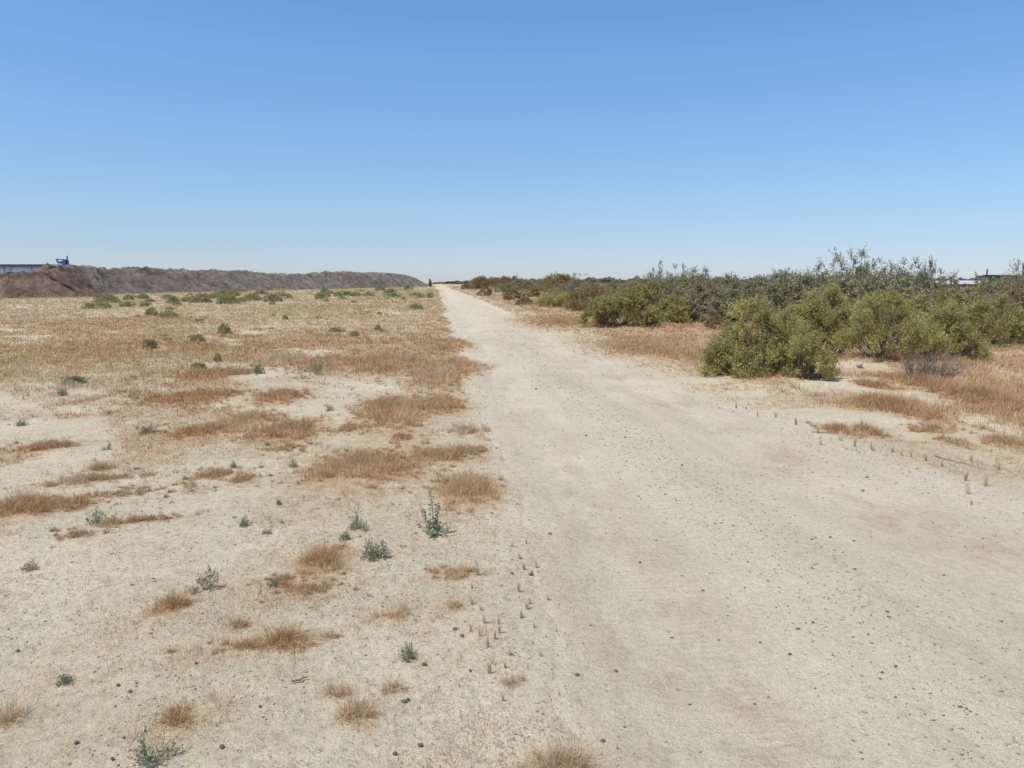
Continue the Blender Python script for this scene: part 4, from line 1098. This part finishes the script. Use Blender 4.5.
windrow('dirt_pile', [(44, 84, 275), (54, 84, 267.5), (68, 87, 265), (100, 93, 266), (150, 103, 267.5), (200, 112, 268.5), (250, 125, 269.5), (285, 138, 272), (322, 152, 274.5), (350, 165, 271),
                      (380, 180, 272), (405, 196, 272.5), (418, 207, 274), (428, 216, 276.5), (436, 224, 281)], 11, M['heap2'], 230,
        'long grey-brown spoil bank running away toward the road end behind the field', .85, .3, .25, True)
# ------------------------------------------------------------------ far structures
def part(name, A, mat, parent): return link(name, A.mesh(name), mat, parent)
# white shed behind the front heap
x, y = AT(8, 140); ang = math.atan2(-x, y)
t = thing('long_shed', 'long white-walled shed with thin blue roof edge behind the brown heap', 'shed', (x, y, 0), YAW * -1 + R(30) * 0)
s = 140 / F
wdt = 84 * s; top = EYE + (280.5 - 264.2) * s
A = Acc(); A.box((0, 4, (top - .35) / 2), (wdt, 8, top - .35)); part('wall', A, M['white'], t)
A = Acc(); A.prism([(-wdt / 2 - .4, top - .35), (wdt / 2 + .4, top - .35), (wdt / 2 + .4, top), (-wdt / 2 - .4, top)], -.5, 8.5); part('roof', A, M['navy'], t)
A = Acc()
for q in (-.1, -.03, .30): A.tube([[wdt * q, -.25, 0], [wdt * q, -.25, top - .36]], .09, 6)
A.tube([[wdt * .02, -.25, top - 1.4], [wdt * .07, -.25, top - .4]], .08, 6); part('post', A, M['steel'], t)
# blue loading machine
x, y = AT(65, 130); s = 130 / F; b0 = EYE + (280.5 - 266.5) * s
t = thing('loading_machine', 'small blue loading machine with a mast behind the spoil bank', 'machine', (x, y, 0), -YAW)
t.scale = (.72, .72, 1)
A = Acc(); A.prism([(-1.35, b0 + 1.25), (-1.0, b0 + .55), (.75, b0 + .30), (.75, b0 + 1.0), (.5, b0 + 1.2)], -.8, .8); part('hopper', A, M['blue'], t)
A = Acc(); A.tube([[.85, 0, 0], [.85, 0, b0 + 1.75]], .13, 8); part('mast', A, M['navy'], t)
A = Acc(); A.box((.75, 0, b0 - .1), (1.3, 1.4, .7)); A.box((.75, 0, b0 / 2 - .3), (.9, 1.1, b0 - .4)); part('cab', A, M['blue'], t)
A = Acc(); A.box((-.25, -.82, b0 + .95), (.9, .06, .22)); part('side_panel', A, M['plastic'], t)
A = Acc()
for dx, dy in ((-.7, -.6), (-.7, .6)): A.tube([[dx, dy, 0], [dx, dy, b0 + .7]], .07, 6)
part('leg', A, M['steel'], t)
A = Acc(); A.tube([[-4.5, 0, b0 - .9], [0.3, 0, b0 + .35]], .12, 6); A.tube([[-4.5, .5, b0 - .9], [0.3, .5, b0 + .35]], .12, 6); part('conveyor', A, M['navy'], t)

# narrow tree at the far road end
x, y = AT(430, 215); s = 215 / F
t = thing('narrow_tree', 'slender grey-green tree at the far end of the spoil bank beside the road', 'tree', (x, y, 0))
lf, wd = plant(90, .34, .34, 2.1, 60, 8, 8, .35, .16, .06, 14, z0=.2, shell=.3, stemr=.03)
A = Acc(); A.tube([[0, 0, 0], [.03, 0, 1.0], [0, 0, 1.8]], [.08, .06, .02], 7); part('trunk', A, M['bark'], t)
link('crown', lf, M['far'], t)

# pale shed on the right
D = 105; s = D / F
x, y = AT(963, D); rz = -YAW - R(8)
t = thing('low_shed', 'low grey shed with a bright white roof beyond the right scrub', 'shed', (x, y, 0), rz)
hw = 19 * s; tp = EYE + .02
A = Acc(); A.box((0, 2, (tp - .45) / 2), (2 * hw, 4, tp - .45)); part('wall', A, M['wallg'], t)
A = Acc(); A.prism([(-hw - .3, tp - .44), (hw + .3, tp - .44), (hw + .3, tp + .02), (-hw - .3, tp - .02)], -.35, 4.4); part('roof', A, M['white'], t)
for q in (-.55, .1, .6):
    A = Acc(); A.box((hw * q, -.03, .72), (.7, .06, .5)); part('window', A, M['glass'], t)
A = Acc(); A.box((-hw * .2, -.8, .25), (1.7, .7, .5), taper=.9); o = part('pallet_stack', A, M['pale'], None)
o.name = 'sand_block'; o.location = (x, y, 0); o.rotation_euler = (0, 0, rz); tag(o, 'pale tan block stack standing in front of the low grey shed', 'block stack')
# car
def wheel(parent, p, r, wdt):
    w_ = bpy.data.objects.new('wheel', None); COL.objects.link(w_); w_.parent = parent; w_.location = p
    A = Acc(); k = 20
    prof = [(-.5, .72), (-.5, .96), (-.3, 1), (.3, 1), (.5, .96), (.5, .72)]
    v = [[math.cos(j * 2 * math.pi / k) * r * q[1], q[0] * wdt, math.sin(j * 2 * math.pi / k) * r * q[1]] for j in range(k) for q in prof]
    A.add(v, [[j * 6 + i, ((j + 1) % k) * 6 + i, ((j + 1) % k) * 6 + (i + 1) % 6, j * 6 + (i + 1) % 6] for j in range(k) for i in range(6)])
    link('tyre', A.mesh('tyre'), M['black'], w_)
    A = Acc(); A.tube([[0, -wdt * .38, 0], [0, wdt * .38, 0]], r * .7, 12); link('rim', A.mesh('rim'), M['steel'], w_)
    return w_
x, y = AT(949, 112)
t = thing('parked_car', 'dark blue car with sun glinting on its glass, left of the low shed', 'car', (x, y, 0), R(60))
A = Acc(); A.prism([(-2.1, .35), (2.1, .35), (2.15, .62), (2.0, .82), (1.0, .92), (-1.9, .95), (-2.15, .8)], -.86, .86); part('body', A, M['navy'], t)
A = Acc(); A.prism([(-1.55, .94), (1.0, .91), (.35, 1.42), (-1.1, 1.45)], -.70, .70); part('window', A, M['glass'], t)
A = Acc(); A.prism([(-1.15, 1.44), (.40, 1.41), (.30, 1.50), (-1.0, 1.53)], -.72, .72); part('roof', A, M['navy'], t)
for sx in (-1.3, 1.35):
    for sy in (-.78, .78): wheel(t, (sx, sy, .33), .33, .22)
for sy in (-.6, .6):
    A = Acc(); A.box((2.1, sy, .68), (.12, .35, .16)); part('headlight', A, M['plastic'], t)
# truck
x, y = AT(993, 112); s = 112 / F
t = thing('dump_truck', 'dark dump truck with an upright exhaust stack behind the right scrub', 'truck', (x, y, 0), -YAW + math.pi)
tp = EYE + (280.5 - 274.5) * s
A = Acc(); A.box((-.2, 0, .75), (5.8, 1.0, .3)); part('frame', A, M['black'], t)
A = Acc(); A.prism([(.95, .9), (2.0, .9), (2.0, tp - .55), (1.7, tp - .12), (.95, tp - .12)], -1.05, 1.05); part('cab', A, M['dark'], t)
A = Acc(); A.prism([(2.01, .9), (2.9, .9), (2.9, 1.5), (2.01, 1.7)], -.9, .9); part('hood', A, M['dark'], t)
A = Acc(); A.prism([(-2.6, 1.0), (.7, 1.0), (.85, tp), (-2.8, tp - .1)], -1.15, 1.15); part('dump_bed', A, M['dark'], t)
A = Acc(); A.box((1.5, 1.06, tp - .6), (.7, .03, .5)); A.box((1.5, -1.06, tp - .6), (.7, .03, .5)); part('window', A, M['glass'], t)
A = Acc(); A.tube([[1.45, .9, 1.0], [1.45, .9, tp + .75]], .09, 10); part('exhaust_stack', A, M['black'], t)
for sx in (2.3, -1.4, -2.5):
    for sy in (-.95, .95): wheel(t, (sx, sy, .5), .5, .3)

# scraps
def scrap(px, py, size, label, mat, seed, name='plastic_scrap', cat='litter', lift=0):
    x, y = G(px, py); r2 = np.random.default_rng(seed); r = size * y / F / 2
    k = 9; u_, v_ = np.meshgrid(np.linspace(-1, 1, k), np.linspace(-1, 1, k))
    z = .35 + .5 * fbm(u_ * 1.4 + 3, v_ * 1.4 + 3, seed, 3) * (1 - .3 * u_ ** 2)
    vv = np.stack([u_ * r * (1 + .2 * r2.normal(size=u_.shape) * .3), v_ * r * .7, z * r], -1).reshape(-1, 3)
    ii = (np.arange(k - 1)[:, None] * k + np.arange(k - 1)[None]).ravel()
    me = mesh_np(name, np.concatenate([vv, vv - [0, 0, .15 * r]]), [np.stack([ii, ii + 1, ii + k + 1, ii + k], 1), np.stack([ii, ii + k, ii + k + 1, ii + 1], 1) + k * k], None, True)
    tag(link(name, me, mat, None, (x, y, zl(x, y) + lift)), label, cat)
scrap(716, 316, 9, 'crumpled white plastic scrap caught in the thin grey shrub', M['plastic'], 3, lift=.75)
x, y = G(859, 373); o = link('pale_stone', SM[2].copy(), None, None, (x, y, zl(x, y) + .05)); o.data.materials.clear(); o.data.materials.append(M['pale']); o.scale = (.045, .045, .10)
tag(o, 'pale upright stone at the foot of the shaded shrub hollow', 'stone')
# twigs lying on the sand
for (p, q, lab) in (((934, 457), (984, 472), 'long thin dry twig lying on the sand at the right verge'),
                    ((812, 433), (842, 434), 'short dark twig lying in front of the first brown verge tuft'),
                    ((292, 684), (308, 680), 'short dark twig lying in the sand at the lower left')):
    a = np.array(G(*p)); b = np.array(G(*q)); n_ = 7; ps = []
    for i in range(n_):
        c = a + (b - a) * i / (n_ - 1) + rng.normal(0, .006, 2); ps.append([c[0], c[1], zl(c[0], c[1]) + .012])
    A = Acc(); A.tube(ps, np.linspace(.006, .003, n_), 5); mid = (a + b) / 2
    tag(link('dry_twig', A.mesh('dry_twig'), M['dead']), lab, 'twig')
print('objects', len(C.objects))
